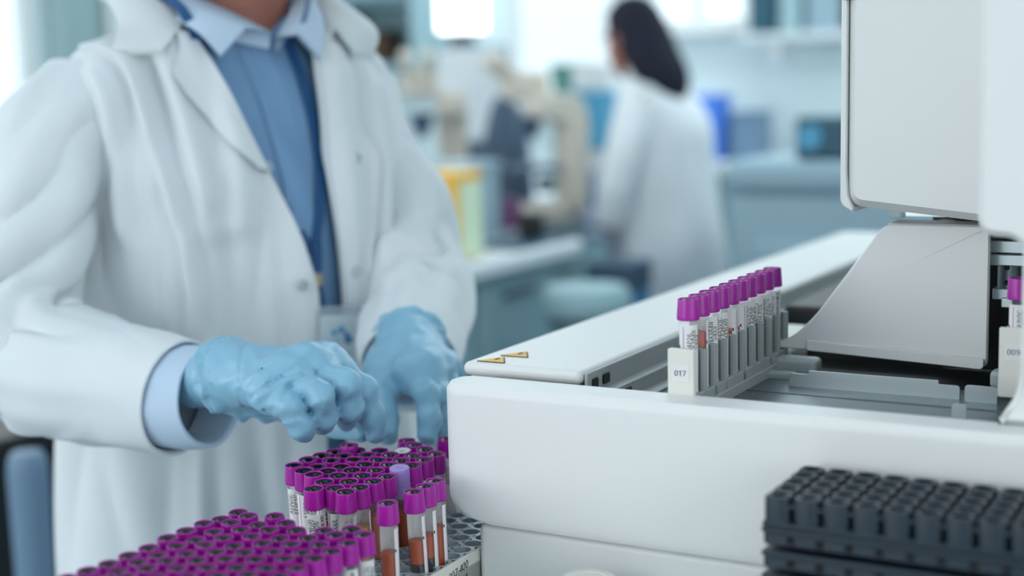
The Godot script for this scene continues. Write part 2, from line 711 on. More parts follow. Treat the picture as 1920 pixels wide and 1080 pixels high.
func build_room() -> void:
	var fl := Shape.new()
	fl.rbox(Vector3((U0 + U1) / 2, -0.06, -(W0 + W1) / 2), Vector3(U1 - U0 + 0.3, 0.12, W1 - W0 + 0.3), 0.001)
	struct("floor", fl.mesh(), mats.floor_vinyl, mt(0, 0, 0), -YAW)
	var ce := Shape.new()
	ce.rbox(Vector3((U0 + U1) / 2, HIGH + 0.06, -(W0 + W1) / 2), Vector3(U1 - U0 + 0.3, 0.12, W1 - W0 + 0.3), 0.001)
	struct("ceiling", ce.mesh(), mats.ceiling_paint, mt(0, 0, 0), -YAW)
	var day := lit("window_glow", Color(0.90, 0.96, 1.0), 1.7)
	# far wall, looking along w: x runs with u
	var far_open := [[0.02, 1.56, 0.66, 2.45], [1.25, 1.25, 1.84, 2.45], [1.93, 1.55, 2.46, 2.45], [3.4, 1.5, 5.0, 2.45]]
	struct("wall_far", wall_mesh(U1 - U0, far_open), mats.wall_paint, mt(U0, 0, W1), -YAW)
	window(1, mt(U0, 0, W1), -YAW, far_open[0], 1, day, 0.5)
	window(2, mt(U0, 0, W1), -YAW, far_open[1], 1, lit("window_glow_soft", Color(0.84, 0.94, 1.0), 0.62), 0.4)
	window(3, mt(U0, 0, W1), -YAW, far_open[2], 2, lit("window_glow_mild", Color(0.86, 0.95, 1.0), 1.1), 0.5)
	window(4, mt(U0, 0, W1), -YAW, far_open[3], 3, day, 0.5)
	# left wall: x runs with w
	var left_open := [[0.35, 0.75, 3.3, 2.5], [3.9, 0.9, 6.5, 2.5]]
	struct("wall_left", wall_mesh(W1 - W0, left_open), mats.wall_paint, mt(U0, 0, W0), -YAW + PI / 2)
	var side := lit("window_glow_side", Color(0.88, 0.96, 1.0), 1.0)
	window(5, mt(U0, 0, W0), -YAW + PI / 2, left_open[0], 3, side, LEFT_WINDOW)
	window(6, mt(U0, 0, W0), -YAW + PI / 2, left_open[1], 3, side, LEFT_WINDOW * 0.8)
	# wall behind the camera: x runs against u
	var back_open := [[3.0, 0.8, 5.6, 2.5]]
	struct("wall_back", wall_mesh(U1 - U0, back_open), mats.wall_paint, mt(U1, 0, W0), -YAW + PI)
	window(7, mt(U1, 0, W0), -YAW + PI, back_open[0], 3, side, BACK_WINDOW)
	# right wall: x runs against w
	var right_open := [[5.3, 0.8, 7.9, 2.5]]
	struct("wall_right", wall_mesh(W1 - W0, right_open), mats.wall_paint, mt(U1, 0, W1), -YAW - PI / 2)
	window(8, mt(U1, 0, W1), -YAW - PI / 2, right_open[0], 3, side, RIGHT_WINDOW)
	# ceiling lights
	var glow := lit("ceiling_light_glow", Color(0.92, 0.97, 1.0), 1.5)
	var k := 0
	var rows := ["nearest the window wall behind", "above the analyser", "above the middle of the room", "nearest the far wall"]
	var cols := ["on the left side", "in the middle", "on the right side"]
	for i in 3:
		for j in 4:
			var o := mthing("ceiling_light", "square white ceiling light panel %s, %s" % [cols[i], rows[j]], "ceiling light", [-3.0, -0.9, 1.2][i], HIGH, [-2.2, 0.1, 2.3, 4.2][j], "ceiling light panels")
			var fr := Shape.new()
			for e in [[0, 0.3, 1.24, 0.02], [0, -0.3, 1.24, 0.02], [0.61, 0, 0.02, 0.6], [-0.61, 0, 0.02, 0.6]]:
				fr.rbox(Vector3(e[0], -0.012, e[1]), Vector3(e[2], 0.024, e[3]), 0.003)
			part(o, "frame", fr.mesh(), mats.frame_white)
			var df := Shape.new()
			df.rbox(Vector3(0, -0.008, 0), Vector3(1.2, 0.012, 0.58), 0.001)
			part(o, "diffuser", df.mesh(), glow)
			var l := AreaLight3D.new()
			l.name = "panel_light"
			l.area_size = Vector2(1.18, 0.56)
			l.area_normalize_energy = false
			l.light_color = Color(0.80, 0.91, 1.0) if j < 2 else Color(0.91, 0.96, 0.98)
			l.light_energy = CEILING * [0.42, 0.55, 3.4, 5.4][j]
			l.shadow_enabled = true
			l.set("area_range", 20.0)
			o.add_child(l)
			l.position = Vector3(0, -0.026, 0)
			l.rotation.x = -PI / 2
			k += 1

const LEFT_WINDOW := 0.6
const RIGHT_WINDOW := 0.7
const BACK_WINDOW := 1.2
const CEILING := 0.66

# ---------------------------------------------------------------- the analyser

func uw(u: float, w: float) -> Vector3:
	return Vector3(u, 0, -w)


func build_analyzer() -> void:
	var o := mthing("blood_analyzer", "large white haematology analyser with overhanging upper housing, open loading deck and curved front panel", "analyzer", 0, 0, 0)
	# front panel: a slab with a rounded free end
	var s := Shape.new()
	var plan := PackedVector2Array([Vector2(-0.187, 0.010), Vector2(-0.187, 0.045), Vector2(0.75, 0.045), Vector2(0.75, 0.010)])
	# seen in elevation the lower free corner is round, so the slab is built as stacked sections
	var sec := []
	for k in 25:
		sec.append(0.9965 + 0.1085 * k / 24.0)
	var p := PackedVector3Array()
	var cols := 0
	for k in sec.size():
		var y: float = sec[k]
		var low := clampf((y - 0.9965) / 0.022, 0.0, 1.0)
		var left := -0.187 + 0.028 * (1.0 - sqrt(1.0 - pow(1.0 - low, 2)))
		var top := clampf((1.105 - y) / 0.003, 0.0, 1.0)
		var ins := 0.003 * (1.0 - sqrt(1.0 - pow(1.0 - top, 2)))
		var bot := clampf((y - 0.9965) / 0.002, 0.0, 1.0)
		ins += 0.002 * (1.0 - bot)
		var oo := soften(PackedVector2Array([Vector2(left + ins, 0.010 + ins), Vector2(left + ins, 0.046 - ins), Vector2(0.75, 0.046 - ins), Vector2(0.75, 0.010 + ins)]), [0.014, 0.020, 0.0, 0.0], 8)
		cols = oo.size()
		for q in oo:
			p.append(Vector3(q.x, y, q.y))
	s.grid(p, sec.size(), cols, true)
	var cap := PackedVector3Array()
	var capb := PackedVector3Array()
	for c in cols:
		cap.append(p[(sec.size() - 1) * cols + c])
		capb.append(p[c])
	s.flat(cap, 0)
	capb.reverse()
	s.flat(capb, 0)
	part(o, "front_panel", s.mesh(), mats.machine_white)
	# lower cabinet under the panel
	s = Shape.new()
	s.rbox(Vector3(0.30, 0.9475, -0.20), Vector3(0.92, 0.095, 0.48), 0.006, 3)
	part(o, "lower_cabinet", s.mesh(), mats.machine_white)
	s = Shape.new()
	s.rbox(Vector3(0.30, 0.9955, -0.16), Vector3(0.90, 0.003, 0.38), 0.0005)
	part(o, "shadow_gap", s.mesh(), mats.seam)
	# chassis: left side rail with a rounded top cover, inner wall, deck
	s = Shape.new()
	s.rbox(Vector3(-0.1475, 1.1045, -0.545), Vector3(0.107, 0.011, 1.068), 0.005, 3)
	var rail := part(o, "rail_cover", s.mesh(), mats.machine_white)
	s = Shape.new()
	s.rbox(Vector3(-0.1475, 1.045, -0.545), Vector3(0.100, 0.108, 1.062), 0.004, 2)
	part(o, "rail_body", s.mesh(), mats.machine_white)
	# warning stickers on the rail cover
	for k in 2:
		var st := Shape.new()
		var c := [Vector2(-0.178, 0.028), Vector2(-0.172, 0.056)][k] as Vector2
		st.x = Transform3D(Basis(Vector3.RIGHT, -PI / 2), Vector3(c.x, 1.11, -c.y))
		st.plate(soften(PackedVector2Array([Vector2(-0.014, -0.011), Vector2(0.014, -0.011), Vector2(0, 0.013)]), [0.003, 0.003, 0.003], 3), 0.0, 0.0005, 0.0001)
		var tri := part(rail, "warning_sticker", st.mesh(), mats.ink)
		st = Shape.new()
		st.x = Transform3D(Basis(Vector3.RIGHT, -PI / 2), Vector3(c.x, 1.1104, -c.y))
		st.plate(PackedVector2Array([Vector2(-0.0118, -0.0098), Vector2(0.0118, -0.0098), Vector2(0, 0.0108)]), 0.0, 0.0004, 0.0001)
		part(rail, "warning_sticker_face", st.mesh(), mats.yellow_sign)
		st = Shape.new()
		st.x = Transform3D(Basis(Vector3.RIGHT, -PI / 2), Vector3(c.x, 1.1107, -c.y))
		st.plate(PackedVector2Array([Vector2(-0.0012, -0.003), Vector2(0.0012, -0.003), Vector2(0.0014, 0.004), Vector2(-0.0014, 0.004)]), 0.0, 0.0003, 0.0001)
		st.plate(rounded(0.0022, 0.0022, 0.001), 0.0, 0.0003, 0.0001)
		part(rail, "warning_mark", st.mesh(), mats.ink)
	# inner guide walls of the loading bay, with square slots
	s = Shape.new()
	s.rbox(Vector3(-0.0915, 1.0985, -0.50), Vector3(0.003, 0.019, 0.97), 0.001)
	s.rbox(Vector3(-0.0855, 1.0905, -0.50), Vector3(0.010, 0.003, 0.97), 0.001)
	s.rbox(Vector3(-0.0795, 1.0855, -0.50), Vector3(0.004, 0.014, 0.97), 0.001)
	s.rbox(Vector3(-0.0715, 1.0795, -0.50), Vector3(0.013, 0.003, 0.97), 0.001)
	part(o, "guide_rail", s.mesh(), mats.machine_grey)
	for sl in [[0.027, 0.010], [0.047, 0.012], [0.215, 0.016], [0.33, 0.012]]:
		s = Shape.new()
		s.x = Transform3D(Basis(Vector3.UP, PI / 2), Vector3(-0.0898, 1.0985, -sl[0]))
		s.plate(soften(rounded(sl[1], 0.008, 0.0015, 2), [0, 0, 0, 0, 0, 0, 0, 0, 0, 0, 0, 0]), 0.0, 0.0012, 0.0002)
		part(o, "slot", s.mesh(), mats.black)
	for sl in [[0.062, 0.012], [0.235, 0.014]]:
		s = Shape.new()
		s.x = Transform3D(Basis(Vector3.UP, PI / 2), Vector3(-0.0777, 1.0855, -sl[0]))
		s.plate(rounded(sl[1], 0.007, 0.0012, 2), 0.0, 0.0012, 0.0002)
		part(o, "slot", s.mesh(), mats.black)
	s = Shape.new()
	s.rbox(Vector3(-0.05, 1.0765, -0.50), Vector3(0.055, 0.004, 0.97), 0.0005)
	part(o, "green_board", s.mesh(), mats.green_board)
	# deck plates that the racks slide on
	s = Shape.new()
	s.rbox(Vector3(0.115, 1.0825, -0.030), Vector3(0.27, 0.009, 0.034), 0.0015)
	part(o, "deck_strip", s.mesh(), mats.deck_metal)
	s = Shape.new()
	s.rbox(Vector3(0.115, 1.0835, -0.0715), Vector3(0.27, 0.009, 0.043), 0.0015)
	part(o, "deck_strip", s.mesh(), mats.deck_metal)
	s = Shape.new()
	s.rbox(Vector3(0.115, 1.0835, -0.1265), Vector3(0.27, 0.009, 0.063), 0.0015)
	part(o, "deck_strip", s.mesh(), mats.deck_metal)
	s = Shape.new()
	s.rbox(Vector3(0.115, 1.0845, -0.0925), Vector3(0.27, 0.0085, 0.002), 0.0006)
	part(o, "deck_ridge", s.mesh(), mats.dull_steel)
	s = Shape.new()
	s.rbox(Vector3(0.115, 1.074, -0.31), Vector3(0.32, 0.01, 0.62), 0.001)
	part(o, "bay_floor", s.mesh(), mats.black)
	# fence plate across the deck, its raised lip and the short plate on the right
	s = Shape.new()
	s.x = Transform3D(Basis(), Vector3(0, 0, -0.122))
	s.plate(soften(PackedVector2Array([Vector2(0.036, 1.086), Vector2(0.169, 1.086), Vector2(0.169, 1.0985), Vector2(0.153, 1.0985), Vector2(0.153, 1.1015), Vector2(0.052, 1.1015), Vector2(0.052, 1.0985), Vector2(0.036, 1.0985)]), [0.001, 0.003, 0.003, 0.001, 0.001, 0.001, 0.001, 0.003], 3), -0.001, 0.001, 0.0003)
	part(o, "fence_plate", s.mesh(), mats.steel)
	s = Shape.new()
	s.x = Transform3D(Basis(), Vector3(0, 0, -0.118))
	s.plate(soften(PackedVector2Array([Vector2(0.173, 1.087), Vector2(0.197, 1.087), Vector2(0.197, 1.1005), Vector2(0.173, 1.1005)]), [0.002, 0.002, 0.003, 0.003], 3), -0.001, 0.001, 0.0003)
	part(o, "stop_plate", s.mesh(), mats.steel)
	s = Shape.new()
	s.x = Transform3D(Basis(), Vector3(0, 0, -0.062))
	s.plate(soften(PackedVector2Array([Vector2(0.176, 1.086), Vector2(0.186, 1.086), Vector2(0.186, 1.098), Vector2(0.176, 1.098)]), [0, 0, 0.002, 0.002], 3), -0.0015, 0.0015, 0.0003)
	part(o, "clip", s.mesh(), mats.frosted)
	# joint fittings left under the guard
	s = Shape.new()
	s.rbox(Vector3(0.026, 1.094, -0.175), Vector3(0.036, 0.014, 0.02), 0.004, 3)
	s.rbox(Vector3(0.018, 1.088, -0.150), Vector3(0.026, 0.010, 0.012), 0.002, 2)
	part(o, "joint_block", s.mesh(), mats.machine_grey)
	# guard: folded white sheet with a sloping, flared left edge
	s = Shape.new()
	var go := soften(PackedVector2Array([Vector2(0.176, 1.1005), Vector2(0.176, 1.213), Vector2(0.094, 1.213), Vector2(0.036, 1.133), Vector2(0.014, 1.1125), Vector2(-0.014, 1.1085), Vector2(-0.014, 1.1055), Vector2(0.030, 1.1055), Vector2(0.031, 1.110)]), [0.006, 0.001, 0.009, 0.014, 0.012, 0.002, 0.001, 0.001, 0.001], 6)
	s.x = Transform3D(Basis(), Vector3(0, 0, -0.188))
	s.plate(go, -0.003, 0.003, 0.0012)
	s.x = Transform3D(Basis(), Vector3.ZERO)
	s.rbox(Vector3(0.136, 1.2115, -0.203), Vector3(0.080, 0.004, 0.03), 0.0018, 2)
	part(o, "guard_cover", s.mesh(), mats.machine_white)
	s = Shape.new()
	s.x = Transform3D(Basis(), Vector3(0, 0, -0.183))
	s.plate(soften(PackedVector2Array([Vector2(0.031, 1.1058), Vector2(0.174, 1.1000), Vector2(0.174, 1.1085), Vector2(0.031, 1.1145)]), [0.002, 0.004, 0.001, 0.001], 3), -0.001, 0.0018, 0.0005)
	part(o, "guard_hem", s.mesh(), mats.machine_white)
	# mechanics in the gap on the right
	s = Shape.new()
	s.rbox(Vector3(0.30, 1.160, -0.285), Vector3(0.38, 0.16, 0.01), 0.001)
	s.rbox(Vector3(0.06, 1.093, -0.285), Vector3(0.12, 0.038, 0.01), 0.001)
	s.rbox(Vector3(0.20, 1.2085, -0.255), Vector3(0.16, 0.003, 0.06), 0.001)
	s.rbox(Vector3(0.26, 1.152, -0.20), Vector3(0.010, 0.15, 0.12), 0.001)
	part(o, "inner_wall", s.mesh(), mats.black)
	s = Shape.new()
	s.rbox(Vector3(0.195, 1.1945, -0.222), Vector3(0.05, 0.010, 0.03), 0.001)
	s.rbox(Vector3(0.190, 1.1845, -0.218), Vector3(0.042, 0.009, 0.03), 0.001)
	part(o, "gripper_plate", s.mesh(), mats.steel)
	s = Shape.new()
	s.rbox(Vector3(0.188, 1.157, -0.218), Vector3(0.026, 0.009, 0.026), 0.001)
	part(o, "gripper_plate", s.mesh(), mats.steel)
	s = Shape.new()
	s.x = Transform3D(Basis(), Vector3(0.187, 1.161, -0.220))
	s.lathe(PackedVector2Array([Vector2(0.0, 0.0), Vector2(0.011, 0.0), Vector2(0.011, 0.021), Vector2(0.0, 0.021)]), 24)
	var cyl := part(o, "gripper_barrel", s.mesh(), mats.dull_steel)
	for y in [1.166, 1.178]:
		s = Shape.new()
		s.x = Transform3D(Basis(Vector3.RIGHT, PI / 2), Vector3(0.185, y, -0.2095))
		s.lathe(PackedVector2Array([Vector2(0.0, 0.001), Vector2(0.0012, 0.001), Vector2(0.0019, 0.0016), Vector2(0.0022, 0.0)]), 12)
		part(cyl, "screw", s.mesh(), mats.black)
	s = Shape.new()
	s.x = Transform3D(Basis(), Vector3(0.205, 1.189, -0.206))
	s.lathe(PackedVector2Array([Vector2(0.0, 0.0), Vector2(0.003, 0.0), Vector2(0.003, 0.012), Vector2(0.0, 0.012)]), 12)
	part(o, "gripper_pin", s.mesh(), mats.steel)
	s = Shape.new()
	s.x = Transform3D(Basis(), Vector3(0.187, 1.151, -0.204))
	s.rbox(Vector3.ZERO, Vector3(0.009, 0.008, 0.006), 0.001)
	part(o, "gripper_nut", s.mesh(), mats.steel)
	s = Shape.new()
	s.rbox(Vector3(0.196, 1.0995, -0.155), Vector3(0.022, 0.014, 0.016), 0.004, 3)
	part(o, "sensor_block", s.mesh(), mats.machine_grey)
	s = Shape.new()
	s.rbox(Vector3(0.199, 1.122, -0.150), Vector3(0.005, 0.024, 0.004), 0.0005)
	s.rbox(Vector3(0.1955, 1.111, -0.150), Vector3(0.004, 0.014, 0.004), 0.0005)
	part(o, "toothed_strip", s.mesh(), mats.dull_steel)
	for k in 3:
		s = Shape.new()
		s.tube(catmull(PackedVector3Array([Vector3(0.198, 1.0925 + k * 0.001, -0.147), Vector3(0.205, 1.091 + k * 0.0012, -0.142), Vector3(0.211, 1.089 + k * 0.001, -0.145)]), 4), 0.0006, 6)
		part(o, "wire", s.mesh(), [mats.yellow_sign, mats.plasma, mats.yellow_plastic][k])
	# upper housing: rounded front, thin rim panel on its left edge
	s = Shape.new()
	var ho := soften(PackedVector2Array([Vector2(0.70, 1.2185), Vector2(0.70, 1.62), Vector2(0.0730, 1.62), Vector2(0.0730, 1.2300), Vector2(0.185, 1.2185)]), [0.01, 0.01, 0.02, 0.013, 0.003], 8)
	s.x = Transform3D(Basis(), Vector3(0, 0, -0.15))
	s.plate(ho, -0.50, 0.0, 0.006)
	part(o, "upper_housing", s.mesh(), mats.machine_white)
	s = Shape.new()
	s.x = Transform3D(Basis(), Vector3(-0.0145, -0.0045, -0.152))
	s.plate(soften(PackedVector2Array([Vector2(0.0815, 1.62), Vector2(0.0815, 1.235), Vector2(0.092, 1.229), Vector2(0.0925, 1.2325), Vector2(0.0882, 1.241), Vector2(0.0866, 1.26), Vector2(0.0866, 1.62)]), [0, 0.014, 0.001, 0.001, 0.004, 0.006, 0], 6), -0.45, -0.0005, 0.001)
	part(o, "door_rim", s.mesh(), mats.machine_white)
	s = Shape.new()
	s.rbox(Vector3(0.072, 1.392, -0.1515), Vector3(0.004, 0.006, 0.006), 0.001)
	part(o, "hinge_pin", s.mesh(), mats.dull_steel)
	# right front cover: bulges in front of the housing, with an arched cut-out above the rack bay
	s = Shape.new()
	var co := soften(PackedVector2Array([Vector2(0.75, 1.62), Vector2(0.207, 1.62), Vector2(0.207, 1.2270), Vector2(0.2350, 1.2270), Vector2(0.2350, 1.128), Vector2(0.221, 1.1055), Vector2(0.75, 1.1055)]), [0, 0.01, 0.014, 0.014, 0.012, 0.001, 0], 8)
	s.x = Transform3D(Basis(), Vector3(0, 0, 0.02))
	s.plate(co, -0.20, 0.0, 0.004)
	part(o, "front_cover", s.mesh(), mats.machine_white)
	# bay ceiling lamp and joint glimpsed between guard and housing
	s = Shape.new()
	s.rbox(Vector3(0.112, 1.2165, -0.26), Vector3(0.035, 0.006, 0.03), 0.002, 2)
	part(o, "bay_lamp", s.mesh(), lit("bay_lamp_glow", Color(0.9, 1.0, 1.0), 0.9))
	s = Shape.new()
	s.rbox(Vector3(0.103, 1.222, -0.19), Vector3(0.012, 0.01, 0.012), 0.003, 2)
	part(o, "joint_knob", s.mesh(), mats.frosted)
	# far end of the bay: dark belt and pale guide seen out of focus past the rack
	s = Shape.new()
	s.rbox(Vector3(-0.035, 1.088, -0.70), Vector3(0.07, 0.03, 0.55), 0.004, 2)
	part(o, "belt_guide", s.mesh(), mats.black)
	s = Shape.new()
	s.rbox(Vector3(0.045, 1.092, -0.62), Vector3(0.06, 0.02, 0.12), 0.008, 3)
	part(o, "pale_tray", s.mesh(), mats.rack_white)
	s = Shape.new()
	s.rbox(Vector3(-0.035, 1.085, -0.30), Vector3(0.06, 0.02, 0.14), 0.008, 3)
	part(o, "pale_tray", s.mesh(), mats.rack_white)


# ---------------------------------------------------------------- tubes and racks

var tube_meshes := {}


func lathe_mesh(profile: Array, seg := 24, a0 := 0.0, a1 := TAU) -> ArrayMesh:
	var s := Shape.new()
	s.lathe(PackedVector2Array(profile), seg, a0, a1)
	return s.mesh()


func print_mesh(kind: int) -> Array:
	# what is printed on a tube label, wrapped round the tube: [dark print, purple stripe]
	var d := Shape.new()
	var r := 0.00705
	var words := ["V4A3VIC", "4A3X4R", "4A3UIV", "A4P26", "1A457G"]
	var small := ["2A457G", "V4A3", "04.P26", "4A3UIV", "4A3X"]
	var put_text := func(txt: String, size: float, a: float, y: float):
		var m := Shape.new()
		m.add(lettering(txt, size), Transform3D(Basis(Vector3.BACK, PI / 2), Vector3.ZERO))
		for q in m.v.size():
			var p := m.v[q]
			var ang := a + p.x / r
			m.v[q] = Vector3((r + p.z * 0.3) * sin(ang), y + p.y, (r + p.z * 0.3) * cos(ang))
			m.n[q] = Vector3(sin(ang), 0, cos(ang))
		d.add(m.mesh(), Transform3D())
	put_text.call(words[kind % 5], 0.0036, -0.15, 0.0470)
	put_text.call(small[kind % 5], 0.0015, 0.33, 0.046)
	put_text.call(words[(kind + 2) % 5], 0.0014, -0.62, 0.046)
	var rng := RandomNumberGenerator.new()
	rng.seed = 40 + kind
	# bar code: thin bars across the tube
	var y := 0.010
	while y < 0.057:
		var h := rng.randf_range(0.0003, 0.0011)
		d.lathe(PackedVector2Array([Vector2(r, y), Vector2(r, y + h)]), 5, 0.80, 1.25)
		y += h + rng.randf_range(0.0003, 0.0010)
	# the fill mark
	d.lathe(PackedVector2Array([Vector2(r, 0.0415), Vector2(r, 0.0437)]), 4, -1.92, -1.74)
	var p := Shape.new()
	p.lathe(PackedVector2Array([Vector2(r, 0.008), Vector2(r, 0.0575)]), 2, -1.32, -1.25)
	return [d.mesh(), p.mesh()]


func tube_parts() -> void:
	# cap: ribbed skirt, rounded rim, recessed top
	var s := Shape.new()
	var prof := [Vector2(0.0068, 0.0622), Vector2(0.0080, 0.0620), Vector2(0.00825, 0.0627), Vector2(0.00815, 0.0655), Vector2(0.00765, 0.0750), Vector2(0.00752, 0.0770), Vector2(0.0073, 0.0775), Vector2(0.0070, 0.0775), Vector2(0.0068, 0.0772), Vector2(0.0067, 0.0760)]
	var seg := 48
	var p := PackedVector3Array()
	for q in prof:
		for c in seg:
			var a := TAU * c / seg
			var rib := 0.0 if q.y < 0.0627 or q.y > 0.0745 else 0.00012 * (1.0 if c % 2 == 0 else -1.0)
			p.append(Vector3((q.x + rib) * sin(a), q.y, (q.x + rib) * cos(a)))
	s.grid(p, prof.size(), seg, true)
	tube_meshes.cap = s.mesh()
	tube_meshes.stopper = lathe_mesh([Vector2(0.0, 0.0745), Vector2(0.0012, 0.0747), Vector2(0.0024, 0.0756), Vector2(0.0036, 0.0764), Vector2(0.0052, 0.0767), Vector2(0.00675, 0.0765)].map(func(q): return q), 24)
	tube_meshes.lav = lathe_mesh([Vector2(0.0066, 0.0560), Vector2(0.0080, 0.0560), Vector2(0.0081, 0.067), Vector2(0.0077, 0.0675), Vector2(0.0077, 0.069), Vector2(0.0080, 0.0695), Vector2(0.0079, 0.0790), Vector2(0.0074, 0.0797), Vector2(0.0034, 0.0797), Vector2(0.0030, 0.0790), Vector2(0.0, 0.0786)], 32)
	tube_meshes.ring = lathe_mesh([Vector2(0.0021, 0.0745), Vector2(0.0023, 0.0768), Vector2(0.0030, 0.0774), Vector2(0.0066, 0.0775), Vector2(0.00675, 0.0760)], 24)
	var g := [Vector2(0.0, 0.0)]
	for k in range(1, 8):
		var a := PI / 2 * k / 7.0
		g.append(Vector2(0.0066 * sin(a), 0.0066 * (1 - cos(a))))
	g.append(Vector2(0.0066, 0.0625))
	tube_meshes.glass = lathe_mesh(g, 24)
	tube_meshes.bottom = g
	tube_meshes.label = lathe_mesh([Vector2(0.00685, 0.0065), Vector2(0.00695, 0.0068), Vector2(0.00695, 0.0585), Vector2(0.00685, 0.0588)], 28, -1.95, 1.78)
	for k in 5:
		tube_meshes["print_%d" % k] = print_mesh(k)


func liquid(y0: float, y1: float) -> ArrayMesh:
	var key := "liquid_%.3f_%.3f" % [y0, y1]
	if not tube_meshes.has(key):
		var pr := [Vector2(0.0, y0)]
		if y0 < 0.004:
			for k in range(1, 6):
				var a := PI / 2 * k / 5.0
				pr.append(Vector2(0.0059 * sin(a), y0 + 0.0059 * (1 - cos(a))))
		else:
			pr.append(Vector2(0.0059, y0))
		pr.append(Vector2(0.0059, y1 - 0.0004))
		pr.append(Vector2(0.0055, y1))
		pr.append(Vector2(0.0, y1))
		tube_meshes[key] = lathe_mesh(pr, 20)
	return tube_meshes[key]


func make_tube(label: String, at: Vector3, turn: float, group: String, fill: int, printed: int, look := "purple", lean := Vector2.ZERO, small := 1.0) -> Node3D:
	var o := thing("blood_tube", label, "blood tube", at, 0.0, group)
	if lean != Vector2.ZERO:   # a leaning tube keeps its cap over its place
		o.position += Vector3(0.0775 * lean.x, 0.0, -0.0775 * lean.y) * small
	o.basis = (Basis(Vector3.BACK, lean.x) * Basis(Vector3.RIGHT, lean.y) * Basis(Vector3.UP, turn)).scaled(Vector3.ONE * small)
	part(o, "tube", tube_meshes.glass, mats.tube_clear)
	if look == "lavender":
		part(o, "cap", tube_meshes.lav, mats.cap_lavender)
	else:
		var c := part(o, "cap", tube_meshes.cap, mats.cap_purple)
		if look == "white":
			part(c, "stopper", tube_meshes.ring, mats.stopper_white)
		else:
			part(c, "stopper", tube_meshes.stopper, mats.stopper)
	if fill == 0:      # settled: dark cells under orange plasma
		part(o, "plasma", liquid(0.0225, 0.040), mats.plasma)
		part(o, "blood", liquid(0.0008, 0.0222), mats.cells)
	elif fill == 1:    # pale plasma over cells
		part(o, "plasma", liquid(0.018, 0.046), mats.plasma_pale)
		part(o, "blood", liquid(0.0008, 0.0178), mats.cells)
	elif fill == 2:    # smeared pink
		part(o, "blood", liquid(0.0008, 0.050), mats.blood_pink)
	elif fill == 3:
		part(o, "plasma", liquid(0.006, 0.042), mats.plasma)
		part(o, "blood", liquid(0.0008, 0.0058), mats.cells)
	if printed >= 0:
		var l := part(o, "label", tube_meshes.label, mats.paper)
		part(l, "label_print", tube_meshes["print_%d" % printed][0], mats.ink)
		part(l, "label_stripe", tube_meshes["print_%d" % printed][1], mats.purple_ink)
	return o


func ordinal(k: int) -> String:
	return ["first", "second", "third", "fourth", "fifth", "sixth", "seventh", "eighth", "ninth", "tenth", "eleventh", "twelfth", "thirteenth", "fourteenth"][k]


func loader_rack(o: Node3D, tag: String) -> void:
	# ten-place rack: base, numbered front block, dividers, grey clips (local: x across, z towards the front)
	var s := Shape.new()
	s.rbox(Vector3(0.0, 0.0045, -0.0925), Vector3(0.0225, 0.009, 0.213), 0.001)
	s.rbox(Vector3(0.0, 0.0125, -0.0925), Vector3(0.0205, 0.009, 0.209), 0.0008)
	part(o, "rack_base", s.mesh(), mats.rack_grey)
	s = Shape.new()
	s.rbox(Vector3(0.0, 0.0255, 0.0125), Vector3(0.0205, 0.051, 0.006), 0.0012, 2)
	var fb := part(o, "front_block", s.mesh(), mats.rack_white)
	s = Shape.new()
	s.rbox(Vector3(0.0, 0.0335, 0.0157), Vector3(0.0135, 0.0115, 0.0004), 0.0001)
	part(fb, "number_label", s.mesh(), mats.paper)
	s = Shape.new()
	s.add(lettering(tag, 0.0042), Transform3D(Basis(), Vector3(0, 0.0335, 0.0160)))
	part(fb, "number", s.mesh(), mats.ink)
	for k in 10:
		s = Shape.new()
		var z := -0.0206 * k - 0.0103
		s.rbox(Vector3(0.0, 0.0275, z), Vector3(0.0195, 0.041, 0.0045), 0.0006)
		s.rbox(Vector3(0.0085, 0.0275, z + 0.0016), Vector3(0.0035, 0.041, 0.0065), 0.0006)
		part(o, "divider", s.mesh(), mats.rack_grey)


func build_loader() -> void:
	tube_parts()
	var rack := mthing("tube_rack", "white ten-place tube rack numbered 017 standing on the analyser's loading deck", "tube rack", 0.0, 1.0875, 0.0)
	loader_rack(rack, "017")
	var turns := [0.62, 2.7, 0.25, 0.55, 2.2, 2.0, 0.75, 0.1, 0.35, -0.5]
	var prints := [1, 0, 1, 3, 2, 4, 3, 2, 4, 0]
	var fills := [1, 2, 1, 0, 3, 0, 1, 2, 2, 2]
	for k in 10:
		make_tube("purple-capped blood tube in the rack numbered 017, %s from its numbered front end" % ordinal(k), mt(0, 1.0959, 0.0206 * k), turns[k], "tubes in the numbered rack", fills[k], prints[k])
	var r9 := mthing("tube_rack", "white tube rack numbered 009 half hidden in the bay at the right of the analyser", "tube rack", 0.2120, 1.0990, 0.100)
	loader_rack(r9, "009")
	r9.scale = Vector3(1, 1, 0.55)
	make_tube("purple-capped barcoded blood tube in the rack numbered 009, cut off by the white cover", mt(0.2130, 1.1074, 0.102), 0.9 - YAW, "tubes in the numbered rack", 1, 3)


